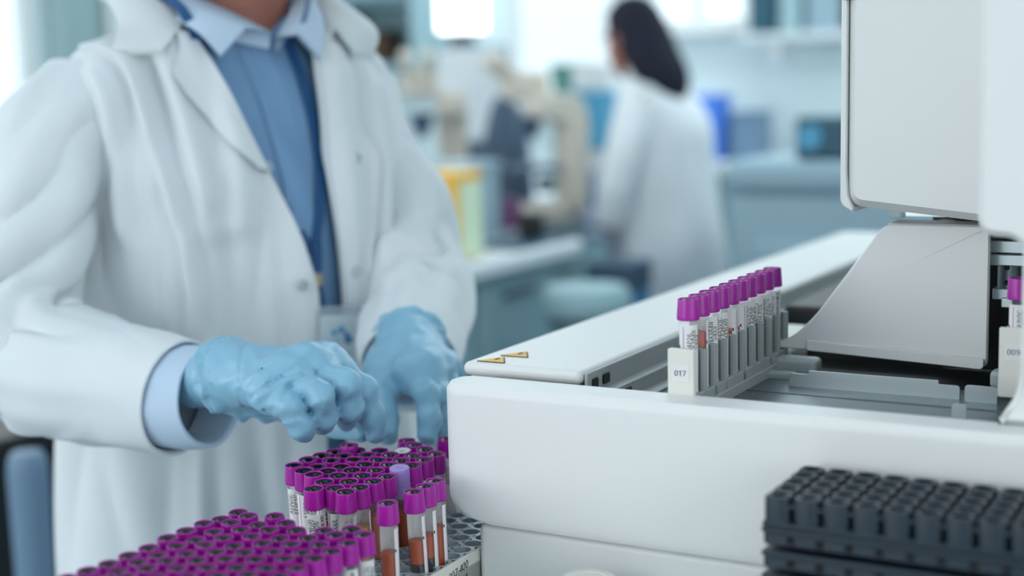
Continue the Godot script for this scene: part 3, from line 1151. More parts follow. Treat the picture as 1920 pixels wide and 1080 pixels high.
func lattice_block(o: Node3D, du: float, dw: float, n_u: int, n_w: int, top: float, deep: float, stagger: float) -> void:
	# white block rack: top skin with round holes, hole liners, side walls; local x along u, z against w
	var s := Shape.new()
	var r := 0.0072
	for i in n_u:
		for j in n_w:
			var c := Vector3(du * i, top, -(dw * j + (stagger if i % 2 == 1 else 0.0)))
			var ring := PackedVector3Array()
			var seg := 20
			for k in seg + 1:
				var a := TAU * k / seg
				var d := Vector2(cos(a), sin(a))
				var sc := minf(du * 0.5 / maxf(absf(d.x), 1e-5), dw * 0.5 / maxf(absf(d.y), 1e-5))
				ring.append(c + Vector3(d.x * sc, 0, d.y * sc))
			for k in seg + 1:
				var a := TAU * k / seg
				ring.append(c + Vector3(cos(a) * r, 0, sin(a) * r))
			for k in seg + 1:
				var a := TAU * k / seg
				ring.append(c + Vector3(cos(a) * r, -deep, sin(a) * r))
			var bot := PackedVector3Array()
			for k in seg:
				bot.append(ring[2 * (seg + 1) + k])
			var idx := PackedInt32Array()
			var uv := PackedVector2Array()
			uv.resize(ring.size())
			for row in 2:
				for k in seg:
					var a := row * (seg + 1) + k
					idx.append_array([a, a + seg + 2, a + 1, a, a + seg + 1, a + seg + 2])
			var nn := PackedVector3Array()
			nn.resize(ring.size())
			# flat top, then the liner
			s.put(ring.slice(0, 2 * (seg + 1)), idx.slice(0, seg * 6), uv.slice(0, 2 * (seg + 1)), 0)
			var q2 := PackedInt32Array()
			for k in idx.slice(seg * 6):
				q2.append(k - (seg + 1))
			s.put(ring.slice(seg + 1), q2, uv.slice(seg + 1), 0)
			bot.reverse()
			s.flat(bot)
	part(o, "hole_plate", s.mesh(), mats.rack_grey_top)
	s = Shape.new()
	var lu := du * n_u
	var lw := dw * n_w + stagger
	var cx := du * (n_u - 1) * 0.5
	var cz := -(dw * (n_w - 1) + stagger) * 0.5
	s.rbox(Vector3(cx, (top - deep) * 0.5 - 0.001, cz), Vector3(lu + 0.006, top - deep - 0.002, lw + 0.006), 0.002, 2)
	for e in [[cx, cz + lw / 2 + 0.0015, lu + 0.006, 0.003], [cx, cz - lw / 2 - 0.0015, lu + 0.006, 0.003], [cx - lu / 2 - 0.0015, cz, 0.003, lw + 0.006], [cx + lu / 2 + 0.0015, cz, 0.003, lw + 0.006]]:
		s.rbox(Vector3(e[0], top * 0.5 + 0.0002, e[1]), Vector3(e[2], top, e[3]), 0.0008)
	for i in n_u:   # fill the half places at the ends of the staggered rows
		var z := (dw * 0.5 + stagger * 0.5 - dw * 0.0) if i % 2 == 0 else 0.0
		var zz := -(dw * (n_w - 1) + dw * 0.5 + stagger * 0.5) if i % 2 == 0 else dw * 0.5 - stagger * 0.5
		s.rbox(Vector3(du * i, top - 0.0015, zz), Vector3(du, 0.003, stagger), 0.0001)
	part(o, "rack_body", s.mesh(), mats.rack_white)


func build_foreground() -> void:
	mat("rack_grey_top", Color(0.62, 0.66, 0.68), 0.2)
	var tb := mthing("lab_bench", "white lab bench carrying the analyser, tube racks and black trays", "bench", 0.3, 0, 0.1)
	var s := Shape.new()
	s.rbox(Vector3(0.0, TABLE - 0.02, 0.0), Vector3(1.36, 0.04, 1.1), 0.004, 2)
	part(tb, "worktop", s.mesh(), mats.bench_white)
	s = Shape.new()
	s.rbox(Vector3(0.1, (TABLE - 0.04) / 2, 0.0), Vector3(1.1, TABLE - 0.04, 0.95), 0.004)
	part(tb, "cabinet", s.mesh(), mats.cabinet_grey)
	# the sharp rack under the hands
	var top := 0.973 - TABLE
	var o := mthing("tube_rack", "white block tube rack with handwriting on its side, under the gloved hands", "tube rack", -0.306, TABLE, -0.1463)
	lattice_block(o, 0.0167, 0.0171, 9, 12, top, 0.005, 0.0085)
	s = Shape.new()
	var hw := TextMesh.new()
	s.x = Transform3D(Basis(Vector3.UP, PI / 2), Vector3(0.0167 * 8.5 + 0.0031, 0, 0))
	var hand := Transform3D(Basis(Vector3.BACK, 0.12) * Basis(Vector3(1, 0, 0), Vector3(0.22, 1, 0), Vector3(0, 0, 1)), Vector3.ZERO)
	s.add(lettering("307-400", 0.0060), Transform3D(hand.basis, Vector3(0.078, 0.0655, 0.0)))
	s.add(lettering("1211", 0.0060), Transform3D(hand.basis, Vector3(0.083, 0.0560, 0.0)))
	part(o, "handwriting", s.mesh(), mats.ink)
	var rng := RandomNumberGenerator.new()
	rng.seed = 5
	var rows := [[0, 0, 6], [1, 0, 6], [2, 0, 6], [3, 0, 7], [4, 0, 7], [5, 0, 7]]
	var tips := [Vector3(-0.118, 1.04, -1.179), Vector3(-0.131, 1.037, -1.196), Vector3(-0.1098, 1.02, -1.235)]
	for row in rows:
		for c in range(row[1], row[2] + 1):
			var i: int = row[0]
			var u := -0.306 + 0.0167 * i + 0.0006 * c
			var w := -0.0779 - 0.0093 * i + 0.0171 * c
			var at := mt(u, 0.9575, w)
			var clear := true
			for q in tips:
				if Vector2(q.x - at.x, q.z - at.z).length() < 0.0165:
					clear = false
			if not clear:
				continue
			var look := "white" if i == 3 and c == 6 else "lavender" if i == 5 and c == 4 else "purple"
			var nm: String = {"white": "white-stoppered tube", "lavender": "lavender-capped tube", "purple": "purple-capped blood tube"}[look]
			at.y += rng.randf_range(-0.0012, 0.0012)
			var lean := Vector2(rng.randf_range(-0.025, 0.025), 0.085 + rng.randf_range(-0.03, 0.03))
			var turn := rng.randf_range(-0.5, 0.9) if i < 5 else rng.randf_range(2.2, 3.4)
			if i == 0 and c == 0:
				turn = -0.15
				lean = Vector2(0.03, 0.06)
			make_tube("%s under the gloved hands, %s row from left, %s from front" % [nm, ordinal(i), ordinal(c)], at, turn - YAW * 0.0, "tubes in the rack under the hands", [1, 2, 1, 3][(i * 3 + c) % 4], (i + c) % 5 if (i < 2 or c < 2) else -1, look, lean)
	var extra := [[-0.2512, -0.1255, 0.0, "purple-capped tube leaning forward at the front left of the rack under the gloved hands", Vector2(0.03, 0.10), 2, -0.2],
		[-0.178, -0.1351, 0.0, "purple-capped tube standing before a gap, nearest of four in the rack's front row", Vector2(0.0, 0.05), 0, 2.64],
		[-0.1769, -0.1021, 0.0, "purple-capped tube with dark settled blood, second of four in the rack's front row", Vector2(0.03, 0.03), 0, 2.7],
		[-0.1769, -0.0859, 0.0, "purple-capped tube with dark settled blood, third of four in the rack's front row", Vector2(0.02, 0.01), 0, 2.64],
		[-0.1784, -0.0699, 0.0, "purple-capped tube with orange plasma, last of four in the rack's front row", Vector2(0.02, 0.0), 3, 2.64],
		[-0.2962, -0.0163, 0.003, "dark purple-capped tube at the back of the rack, just left of the pointing fingertip", Vector2(0.0, 0.0), 1, 0.3],
		[-0.2676, 0.0269, 0.0, "purple-capped tube standing highest at the back of the rack between the two gloved hands", Vector2(0.0, 0.0), 1, 0.3],
		[-0.2395, 0.0443, 0.0, "purple-capped tube at the back of the rack half hidden by the analyser's corner", Vector2(0.0, 0.0), 1, 0.3]]
	for e in extra:
		if e[0] == -0.2962 or e[0] == -0.2676:
			pass
		make_tube(e[3], mt(e[0], 0.9575 + e[2], e[1]), e[6], "tubes in the rack under the hands", e[5], 2, "purple", e[4])
	# the blurred rack in front
	var o2 := mthing("tube_rack", "white block tube rack packed with purple caps, nearest and out of focus", "tube rack", -0.2765, TABLE, -0.3995)
	lattice_block(o2, 0.0167, 0.018, 8, 13, top, 0.005, 0.009)
	for k in 8:
		for j in range(0, 11):
			# rows run along w; the back edge is straight, every second row shifted half a place
			var w := -0.1833 - (0.009 if k % 2 == 1 else 0.0) - 0.018 * j
			var u := -0.2759 + 0.0167 * k - 0.0004 * j
			if k >= 1 and k <= 5 and j == 0 and k % 2 == 0 and k > 2:
				continue
			var at := mt(u, 0.958, w)
			at.y += rng.randf_range(-0.0012, 0.0012)
			make_tube("blurred purple-capped tube in the nearest rack, %s row from left, %s from back" % [ordinal(k), ordinal(j)], at, rng.randf_range(-1.5, 1.5), "tubes in the nearest rack", [2, 1, 2][(k + j) % 3], 2 if k > 5 else -1, "purple", Vector2(rng.randf_range(-0.02, 0.02), 0.06 + rng.randf_range(-0.02, 0.03)), 0.93)
	build_trays()
	# lid of a jar at the bottom edge
	var jar := mthing("specimen_jar", "white screw-lid specimen jar below the analyser's panel at the bottom edge", "jar", -0.042, TABLE, -0.085)
	s = Shape.new()
	s.lathe(PackedVector2Array([Vector2(0.0, 0.0), Vector2(0.017, 0.0), Vector2(0.019, 0.002), Vector2(0.019, 0.070), Vector2(0.0, 0.070)]), 32)
	part(jar, "jar_body", s.mesh(), mats.frosted)
	s = Shape.new()
	s.lathe(PackedVector2Array([Vector2(0.0195, 0.069), Vector2(0.0215, 0.069), Vector2(0.0215, 0.080), Vector2(0.019, 0.083), Vector2(0.013, 0.0835), Vector2(0.012, 0.0825), Vector2(0.0, 0.0825)]), 40)
	part(jar, "lid", s.mesh(), mats.rack_white)


func build_trays() -> void:
	# stack of black well trays, each a shell with a grid of open square cups
	var pitch := 0.0183
	var pw := 0.0163
	var nu := 12
	var nw := 5
	var names := ["topmost black well tray of the stack in front of the analyser", "second black well tray from the top of the stack", "third black well tray from the top of the stack", "fourth black well tray from the top of the stack", "fifth black well tray from the top of the stack"]
	var step := 0.0150
	var topy := 1.0755
	var cup := Shape.new()
	# one cup: square outside with round hole
	var seg := 16
	var hw := pitch * 0.5 - 0.0010
	var prof := [[hw, -0.0165, 0.0], [hw, -0.001, 0.0], [hw - 0.001, 0.0, 0.0], [0.0060, 0.0, 1.0], [0.0056, -0.0008, 1.0], [0.0052, -0.015, 1.0], [0.0002, -0.0155, 1.0]]
	var p := PackedVector3Array()
	for q in prof:
		for c in seg:
			var a := TAU * (c + 0.5) / seg
			var d := Vector2(cos(a), sin(a))
			var rr: float = q[0]
			if q[2] == 0.0:
				rr = q[0] / pow(pow(absf(d.x), 5.0) + pow(absf(d.y), 5.0), 0.2)
			p.append(Vector3(d.x * rr, q[1], d.y * rr * pw / pitch))
	cup.grid(p, prof.size(), seg, true)
	var cm := cup.mesh()
	var web := Shape.new()
	web.rbox(Vector3(pitch * (nu - 1) * 0.5, -0.006, -pw * (nw - 1) * 0.5), Vector3(pitch * nu - 0.004, 0.002, pw * nw - 0.004), 0.0005)
	var skirt := Shape.new()
	for e in [[0.0, 0.0], [-0.0065, 0.0008]]:
		skirt.plate(rounded(pitch * nu + 0.001 + e[1] * 2, pw * nw + 0.001 + e[1] * 2, 0.003, 3), -0.0205 + e[0] * 0 , -0.0165, 0.0012)
	var sk := Shape.new()
	sk.x = Transform3D(Basis(Vector3.RIGHT, -PI / 2), Vector3(pitch * (nu - 1) * 0.5, 0, -pw * (nw - 1) * 0.5))
	sk.plate(rounded(pitch * nu + 0.0006, pw * nw + 0.0006, 0.003, 3), -0.0195, -0.0160, 0.0013)
	var sk2 := Shape.new()
	sk2.x = sk.x
	sk2.plate(rounded(pitch * nu + 0.0014, pw * nw + 0.0014, 0.003, 3), -0.0062, -0.0027, 0.0012)
	sk2.plate(rounded(pitch * nu - 0.0012, pw * nw - 0.0012, 0.003, 3), -0.0136, -0.0062, 0.0006)
	for k in 11:
		var y := topy - (0.0 if k == 0 else 0.0195 - 0.0027 + 0.0002) - step * maxi(k - 1, 0)
		if y - 0.0150 < TABLE - 0.001:
			break
		var nm: String = names[k] if k < names.size() else "black well tray in the stack before the analyser, %s from the top" % ordinal(k)
		var o := mthing("well_tray", nm, "well tray", 0.1142, y, -0.1325, "stacked black well trays")
		if k == 0:
			part(o, "web", web.mesh(), mats.tray_black)
			part(o, "rim", sk.mesh(), mats.tray_black)
			for i in nu:
				for j in nw:
					var c := part(o, "well", cm, mats.tray_black)
					c.position = Vector3(pitch * i, 0, -pw * j)
		else:
			part(o, "rim", sk2.mesh(), mats.tray_black)
			for i in nu:
				var h := Shape.new()
				h.rbox(Vector3(pitch * (i + 0.5), -0.0098, pw * 0.5 - 0.0002), Vector3(0.0046, 0.0045, 0.0016), 0.0006)
				part(o, "vent", h.mesh(), mats.tray_hole)

# ---------------------------------------------------------------- people

class Torso:
	# closed garment body: rings that sink at the sides over the shoulders
	# each knot: height in front, height at the side, half width, depth in front, depth behind, shift x, shift z
	var k := []
	var power := 2.4
	var folds := []        # [points, height, width]: soft ridges on the front
	var rough := 0.0
	var nz: FastNoiseLite

	func at(v: float, c: int) -> float:
		var t := clampf(v, 0.0, 1.0) * (k.size() - 1)
		var i := mini(int(t), k.size() - 2)
		var f := t - i
		var a: float = k[maxi(i - 1, 0)][c]
		var b: float = k[i][c]
		var d: float = k[i + 1][c]
		var e: float = k[mini(i + 2, k.size() - 1)][c]
		return cubic_interpolate(b, d, a, e, f)

	func angle(v: float, x: float) -> float:
		var q := (x - at(v, 5)) / at(v, 2)
		return asin(signf(q) * pow(minf(absf(q), 1.0), power * 0.5))

	func point(v: float, th: float, off := 0.0, plain := false) -> Vector3:
		var s := sin(th)
		var c := cos(th)
		var sx := signf(s) * pow(absf(s), 2.0 / power)
		var cz := signf(c) * pow(absf(c), 2.0 / power)
		var y := lerpf(at(v, 0), at(v, 1), pow(absf(s), 1.5))
		var p := Vector3(at(v, 5) + (at(v, 2) + off) * sx, y, at(v, 6) + ((at(v, 3) if c > 0.0 else at(v, 4)) + off) * cz)
		if plain:
			return p
		var h := 0.0
		if c > 0.0:
			for r in folds:
				h += ridge(Vector2(p.x, p.y), r[0], r[2], r[3]) * r[1]
		if rough > 0.0:
			var w: float = (absf(nz.get_noise_3d(p.x * 14.0 + 5.0, p.y * 2.6, p.z * 9.0)) * 2.0 - 0.5) * rough
			h += w
		return p + Vector3(s, 0, c) * h

	func ridge(q: Vector2, pts: Array, wide: float, side: float) -> float:
		# soft bump along a line, with a valley along one side of it
		var best := 9.0
		var sgn := 1.0
		var run := 0.0
		var along := 0.0
		for i in pts.size() - 1:
			var a: Vector2 = pts[i]
			var b: Vector2 = pts[i + 1]
			var ab := b - a
			var t := clampf((q - a).dot(ab) / ab.length_squared(), 0.0, 1.0)
			var d := (q - a - ab * t)
			if d.length() < best:
				best = d.length()
				sgn = signf(d.x)
				along = run + ab.length() * t
			run += ab.length()
		var fade := smoothstep(0.0, 0.035, minf(along + 0.012, run - along))
		var m := exp(-best * best / (wide * wide))
		var vb := best * sgn * signf(side) - wide * 1.7
		return (m - absf(side) * exp(-vb * vb / (wide * wide * 0.6))) * fade

	func v_of(x: float, y: float) -> float:
		var lo := 0.0
		var hi := 1.0
		for i in 22:
			var v := (lo + hi) * 0.5
			var s := absf(sin(angle(v, x)))
			if lerpf(at(v, 0), at(v, 1), pow(s, 1.5)) < y:
				lo = v
			else:
				hi = v
		return (lo + hi) * 0.5

	func front(x: float, y: float, off: float) -> Vector3:
		var v := v_of(x, y)
		var p := point(v, angle(v, x), off)
		return p


func open_garment(t: Torso, rows: int, cols: int, left: Array, right: Array, thick: float) -> ArrayMesh:
	# left and right: outlines of the two front edges as (x, y) points, from the top down
	var edge := func(line: Array, y: float) -> float:
		if y >= line[0].y:
			return line[0].x
		for i in line.size() - 1:
			if y >= line[i + 1].y:
				return lerpf(line[i + 1].x, line[i].x, (y - line[i + 1].y) / maxf(line[i].y - line[i + 1].y, 1e-5))
		return line[line.size() - 1].x
	var p := PackedVector3Array()
	var lead := 6
	for r in rows:
		var v := float(r) / (rows - 1)
		var y := t.at(v, 0)
		var a := t.angle(v, edge.call(left, y))
		var b := TAU + t.angle(v, edge.call(right, y))
		for c in lead:
			p.append(t.point(v, a + (b - a) * 0.035 * (1.0 - float(c) / (lead - 1)), -thick))
		for c in cols + 1:
			# denser towards the front edges
			var s := float(c) / cols
			p.append(t.point(v, a + (b - a) * s))
		for c in lead:
			p.append(t.point(v, b - (b - a) * 0.035 * (float(c) / (lead - 1)), -thick))
	var s := Shape.new()
	s.grid(p, rows, cols + 1 + lead * 2, false)
	return s.mesh()


func closed_garment(t: Torso, rows: int, cols: int) -> ArrayMesh:
	var p := PackedVector3Array()
	for r in rows:
		for c in cols:
			p.append(t.point(float(r) / (rows - 1), TAU * c / cols))
	var s := Shape.new()
	s.grid(p, rows, cols, true)
	return s.mesh()


func drape(t: Torso, outline: Array, off: float, thick: float, lift := 0.0, step := 0.008) -> ArrayMesh:
	# a piece of cloth lying on the front of a garment; its rim stands proud by its thickness
	var ol := PackedVector2Array()
	for i in outline.size():
		var a: Vector2 = outline[i]
		var b: Vector2 = outline[(i + 1) % outline.size()]
		var n := maxi(1, int(ceil(a.distance_to(b) / step)))
		for q in n:
			ol.append(a.lerp(b, float(q) / n))
	var box := Rect2(ol[0], Vector2.ZERO)
	for q in ol:
		box = box.expand(q)
	var pts := ol.duplicate()
	var y := box.position.y + step * 0.5
	while y < box.end.y:
		var x := box.position.x + step * 0.5
		while x < box.end.x:
			var q := Vector2(x, y)
			if Geometry2D.is_point_in_polygon(q, ol):
				var near := 9.0
				for e in ol:
					near = minf(near, e.distance_to(q))
				if near > step * 0.55:
					pts.append(q)
			x += step
		y += step
	var tri := Geometry2D.triangulate_delaunay(pts)
	var s := Shape.new()
	var p := PackedVector3Array()
	var uv := PackedVector2Array()
	for i in pts.size():
		var near := 9.0
		for e in ol:
			near = minf(near, e.distance_to(pts[i]))
		var o := off + thick + lift * smoothstep(0.0, 0.02, near) * 0.5
		p.append(t.front(pts[i].x, pts[i].y, o))
		uv.append(pts[i])
	var idx := PackedInt32Array()
	for i in range(0, tri.size(), 3):
		var c := (pts[tri[i]] + pts[tri[i + 1]] + pts[tri[i + 2]]) / 3.0
		if Geometry2D.is_point_in_polygon(c, ol):
			var a := p[tri[i]]
			if (p[tri[i + 2]] - a).cross(p[tri[i + 1]] - a).z >= 0.0:
				idx.append_array([tri[i], tri[i + 1], tri[i + 2]])
			else:
				idx.append_array([tri[i], tri[i + 2], tri[i + 1]])
	s.put(p, idx, uv, 0)
	# rim
	var m := ol.size()
	var rim := PackedVector3Array()
	for i in m:
		rim.append(p[i])
	for i in m:
		rim.append(t.front(ol[i].x, ol[i].y, off - 0.002))
	var order := PackedVector3Array()
	s.grid(rim, 2, m, true, 1)
	return s.mesh()


func sleeve(path: PackedVector3Array, radii: Array, amp: Array, seed_: float, cols := 72, squash := 1.0) -> ArrayMesh:
	# a cloth tube along a path; amp: how strongly it folds at each control point; open at the far end with a turned hem
	var per := 14
	var c := catmull(path, per)
	var n := c.size()
	var e1 := Vector3(0, 0, 1)
	var p := PackedVector3Array()
	var length := 0.0
	var at := func(list: Array, i: int) -> float:
		var t := float(i) / per
		var a := mini(int(t), list.size() - 2)
		return lerpf(list[a], list[a + 1], smoothstep(0.0, 1.0, t - a))
	for i in n:
		var d := (c[mini(i + 1, n - 1)] - c[maxi(i - 1, 0)]).normalized()
		if i > 0:
			length += c[i].distance_to(c[i - 1])
		e1 = (e1 - d * e1.dot(d)).normalized()
		var e2 := d.cross(e1)
		var r: float = at.call(radii, i)
		var am: float = at.call(amp, i)
		for k in cols:
			var a := TAU * k / cols
			var u := Vector3(cos(a) * 1.1, sin(a) * 1.1, 0)
			# long folds along the arm and oblique creases round it where it bends
			var lon: float = noise.get_noise_3d(u.x * 1.3 + seed_, u.y * 1.3, length * 3.0)
			var bend := clampf((am - 0.009) / 0.008, 0.0, 1.0)
			var obl: float = sqrt(absf(noise.get_noise_3d(u.x * 0.45 - seed_, u.y * 0.45 + 7.0, length * 10.0 + sin(a + seed_) * 0.75)) + 0.003) * 1.5 - 0.75
			var h := am * (0.7 * lon * (1.0 - 0.6 * bend) + (0.25 + 0.75 * bend) * obl)
			var dir := e1 * cos(a) + e2 * sin(a) * squash
			p.append(c[i] + dir * (r + h))
	# hem: turn inwards
	var last := p.slice((n - 1) * cols)
	var back := (c[n - 1] - c[n - 4]).normalized()
	for q in [[-0.0012, 0.0008], [-0.0035, 0.0], [-0.0045, -0.004], [-0.005, -0.045]]:
		for k in cols:
			var d := (last[k] - c[n - 1])
			p.append(last[k] + d.normalized() * q[0] + back * q[1])
	var s := Shape.new()
	s.grid(p, n + 4, cols, true)
	return s.mesh()


class HandField:
	var pa := PackedVector3Array()
	var pb := PackedVector3Array()
	var pr := PackedVector2Array()
	var fa := PackedVector3Array()
	var fb := PackedVector3Array()
	var fr := PackedVector2Array()
	var fid := PackedInt32Array()
	var cuff_at := Vector3.ZERO
	var cuff_dir := Vector3.RIGHT
	var cuff_r := 0.03
	var crease := []        # lines where the rubber is pulled into folds
	var crease_n := Vector3(0, 0, 1)
	var nz: FastNoiseLite

	func sm(a: float, b: float, k: float) -> float:
		var h := maxf(k - absf(a - b), 0.0) / k
		return minf(a, b) - h * h * k * 0.25

	func cap(p: Vector3, a: Vector3, b: Vector3, r: Vector2) -> float:
		var ab := b - a
		var h := clampf((p - a).dot(ab) / ab.length_squared(), 0.0, 1.0)
		return (p - a - ab * h).length() - lerpf(r.x, r.y, h)

	func d(p: Vector3) -> float:
		var m := 9.0
		for k in pa.size():
			m = sm(m, cap(p, pa[k], pb[k], pr[k]), 0.014)
		var best := m
		var fd := 9.0
		var last := -1
		for k in fa.size():
			if fid[k] != last:
				if last >= 0:
					best = minf(best, sm(m, fd, 0.014))
				fd = 9.0
				last = fid[k]
			fd = sm(fd, cap(p, fa[k], fb[k], fr[k]), 0.007)
		best = minf(best, sm(m, fd, 0.014))
		if best < 0.02:
			# bunched rubber near the cuff, fine pull lines elsewhere
			var s := (p - cuff_at).dot(cuff_dir)
			var near := smoothstep(0.026, 0.0, s)
			var q := p - cuff_at - cuff_dir * s
			var w := absf(nz.get_noise_3d(q.x * 38.0, q.y * 38.0 + q.z * 30.0, s * 95.0))
			best -= near * (w * 0.0095 - 0.0010)
			best += (1.0 - near) * 0.0024 * absf(nz.get_noise_3d(p.x * 20.0 + p.y * 26.0, p.y * 44.0 - p.x * 34.0, p.z * 20.0))
			for line: PackedVector3Array in crease:
				for i in line.size() - 1:
					var ab := line[i + 1] - line[i]
					var h := clampf((p - line[i]).dot(ab) / ab.length_squared(), 0.0, 1.0)
					var e := p - line[i] - ab * h
					var deep := e.dot(crease_n)
					if absf(deep) < 0.05:
						var dd := (e - crease_n * deep).length_squared()
						best += 0.0019 * exp(-dd / 0.0000036) - 0.0011 * exp(-dd / 0.00003)
			var ring := Vector2(q.length() - cuff_r, s - 0.002).length() - 0.0042 - 0.0025 * nz.get_noise_3d(q.x * 60.0, q.y * 60.0, q.z * 60.0)
			best = maxf(best, -s)
			best = sm(best, ring, 0.004)
			best = sm(best, cap(p, cuff_at, cuff_at - cuff_dir * 0.07, Vector2(0.025, 0.022)), 0.003)
		return best


func glove(fore: Vector3, wrist: Vector3, cuff: Vector3, fingers: Array, radii: Array, thumb: Array, thumb_r: Array, rw: float, crease := [], crease_n := Vector3(0, 0, 1)) -> ArrayMesh:
	var h := HandField.new()
	h.nz = noise
	h.cuff_at = cuff
	h.cuff_dir = (wrist - fore).normalized()
	h.cuff_r = rw * 1.06
	h.crease = crease
	h.crease_n = crease_n
	# palm: wrist to every knuckle, knuckle to knuckle
	h.pa.append(cuff - h.cuff_dir * 0.01)
	h.pb.append(wrist)
	h.pr.append(Vector2(rw * 1.08, rw))
	for k in 4:
		h.pa.append(wrist)
		h.pb.append(fingers[k][0])
		h.pr.append(Vector2(rw * 0.74, radii[k][0] * 1.12))
	for k in 3:
		h.pa.append(fingers[k][0])
		h.pb.append(fingers[k + 1][0])
		h.pr.append(Vector2(radii[k][0], radii[k + 1][0]) * 0.95)
	h.pa.append(wrist)
	h.pb.append(thumb[0])
	h.pr.append(Vector2(rw * 0.6, thumb_r[0]))
	for k in 4:
		for j in 3:
			h.fa.append(fingers[k][j])
			h.fb.append(fingers[k][j + 1])
			h.fr.append(Vector2(radii[k][j], radii[k][j + 1]))
			h.fid.append(k)
	for j in 3:
		h.fa.append(thumb[j])
		h.fb.append(thumb[j + 1])
		h.fr.append(Vector2(thumb_r[j], thumb_r[j + 1]))
		h.fid.append(4)
	var lo := Vector3.ONE * 9.0
	var hi := -lo
	for q in h.pa:
		lo = lo.min(q - h.cuff_dir * 0.06)
		hi = hi.max(q)
	for q in h.pb + h.fa + h.fb:
		lo = lo.min(q)
		hi = hi.max(q)
	var s := Shape.new()
	net(s, h.d, lo - Vector3.ONE * 0.045, hi + Vector3.ONE * 0.045, 0.0021)
	return s.mesh()


class BodyField:
	var a := PackedVector3Array()
	var b := PackedVector3Array()
	var r := PackedVector2Array()
	var soft := 0.05
	func bone(p: Vector3, q: Vector3, r0: float, r1: float) -> void:
		a.append(p)
		b.append(q)
		r.append(Vector2(r0, r1))
	func d(p: Vector3) -> float:
		var m := 9.0
		for k in a.size():
			var ab := b[k] - a[k]
			var h := clampf((p - a[k]).dot(ab) / ab.length_squared(), 0.0, 1.0)
			var q := (p - a[k] - ab * h).length() - lerpf(r[k].x, r[k].y, h)
			var w := maxf(soft - absf(m - q), 0.0) / soft
			m = minf(m, q) - w * w * soft * 0.25
		return m


class HeadField:
	# a head in its own frame: centre at the middle of the skull, face towards z
	func ell(p: Vector3, c: Vector3, r: Vector3) -> float:
		var q := (p - c) / r
		return (q.length() - 1.0) * minf(r.x, minf(r.y, r.z))
	func sm(x: float, y: float, k: float) -> float:
		var h := maxf(k - absf(x - y), 0.0) / k
		return minf(x, y) - h * h * k * 0.25
	func d(p: Vector3) -> float:
		var q := Vector3(absf(p.x), p.y, p.z)
		var m := ell(p, Vector3(0, 0.025, -0.01), Vector3(0.073, 0.092, 0.092))
		m = sm(m, ell(p, Vector3(0, -0.055, 0.028), Vector3(0.056, 0.062, 0.058)), 0.04)
		m = sm(m, ell(p, Vector3(0, -0.098, 0.062), Vector3(0.022, 0.018, 0.02)), 0.025)
		m = sm(m, ell(p, Vector3(0, -0.02, 0.095), Vector3(0.011, 0.026, 0.016)), 0.014)
		m = sm(m, ell(p, Vector3(0, -0.036, 0.104), Vector3(0.016, 0.010, 0.011)), 0.010)
		m = sm(m, ell(q, Vector3(0.03, 0.022, 0.083), Vector3(0.026, 0.008, 0.012)), 0.014)
		m = -sm(-m, ell(q, Vector3(0.031, 0.0, 0.092), Vector3(0.015, 0.010, 0.012)), 0.008)
		m = sm(m, ell(p, Vector3(0, -0.066, 0.086), Vector3(0.022, 0.006, 0.010)), 0.006)
		m = sm(m, ell(p, Vector3(0, -0.077, 0.084), Vector3(0.018, 0.007, 0.010)), 0.006)
		m = sm(m, ell(q, Vector3(0.076, -0.01, -0.01), Vector3(0.010, 0.030, 0.018)), 0.008)
		return m


func person_body(t: Transform3D, bones: Array, head: Transform3D, neck: Array) -> ArrayMesh:
	# one continuous skin: coarse body and limbs, finer head, joined at the neck
	var f := BodyField.new()
	for q in bones:
		f.bone(q[0], q[1], q[2], q[3])
	f.bone(neck[0], neck[1], 0.058, 0.052)
	var lo := Vector3.ONE * 9.0
	var hi := -lo
	for k in f.a.size():
		lo = lo.min(f.a[k].min(f.b[k]))
		hi = hi.max(f.a[k].max(f.b[k]))
	var s := Shape.new()
	s.x = t
	net(s, f.d, lo - Vector3.ONE * 0.16, hi + Vector3.ONE * 0.12, 0.014)
	var hf := HeadField.new()
	var hs := Shape.new()
	net(hs, hf.d, Vector3(-0.1, -0.13, -0.12), Vector3(0.1, 0.13, 0.13), 0.0045)
	s.add(hs.mesh(), head)
	return s.mesh()


func hair_cap(long: bool) -> ArrayMesh:
	# hair: a shell over the skull, open over the face; long hair falls down the back
	var s := Shape.new()
	var hf := HeadField.new()
	var field := func(p: Vector3) -> float:
		var m: float = hf.ell(p, Vector3(0, 0.03, -0.014), Vector3(0.083, 0.1, 0.1))
		if long:
			m = hf.sm(m, hf.ell(p, Vector3(0, -0.06, -0.055), Vector3(0.080, 0.10, 0.062)), 0.05)
			m = hf.sm(m, hf.ell(p, Vector3(0, -0.13, -0.100), Vector3(0.076, 0.10, 0.052)), 0.06)
			m = hf.sm(m, hf.ell(p, Vector3(0, -0.175, -0.145), Vector3(0.050, 0.055, 0.030)), 0.05)
		var face: float = maxf(0.028 - p.z + maxf(p.y - 0.055, 0.0) * 1.2, p.y - 0.09)
		m = maxf(m, -face if not long else -maxf(0.0 - p.z + 0.03 + maxf(p.y - 0.055, 0.0) * 1.2, p.y - 0.085))
		m = maxf(m, -(p.y + (0.035 if not long else 9.0)))
		return m + 0.0016 * noise.get_noise_3d(p.x * 160.0, p.y * 14.0, p.z * 160.0)
	net(s, field, Vector3(-0.12, -0.4, -0.2), Vector3(0.12, 0.15, 0.13), 0.005)
	return s.mesh()


func locals(t: Transform3D, list: Array) -> PackedVector3Array:
	var o := PackedVector3Array()
	for q in list:
		o.append(t * q)
	return o


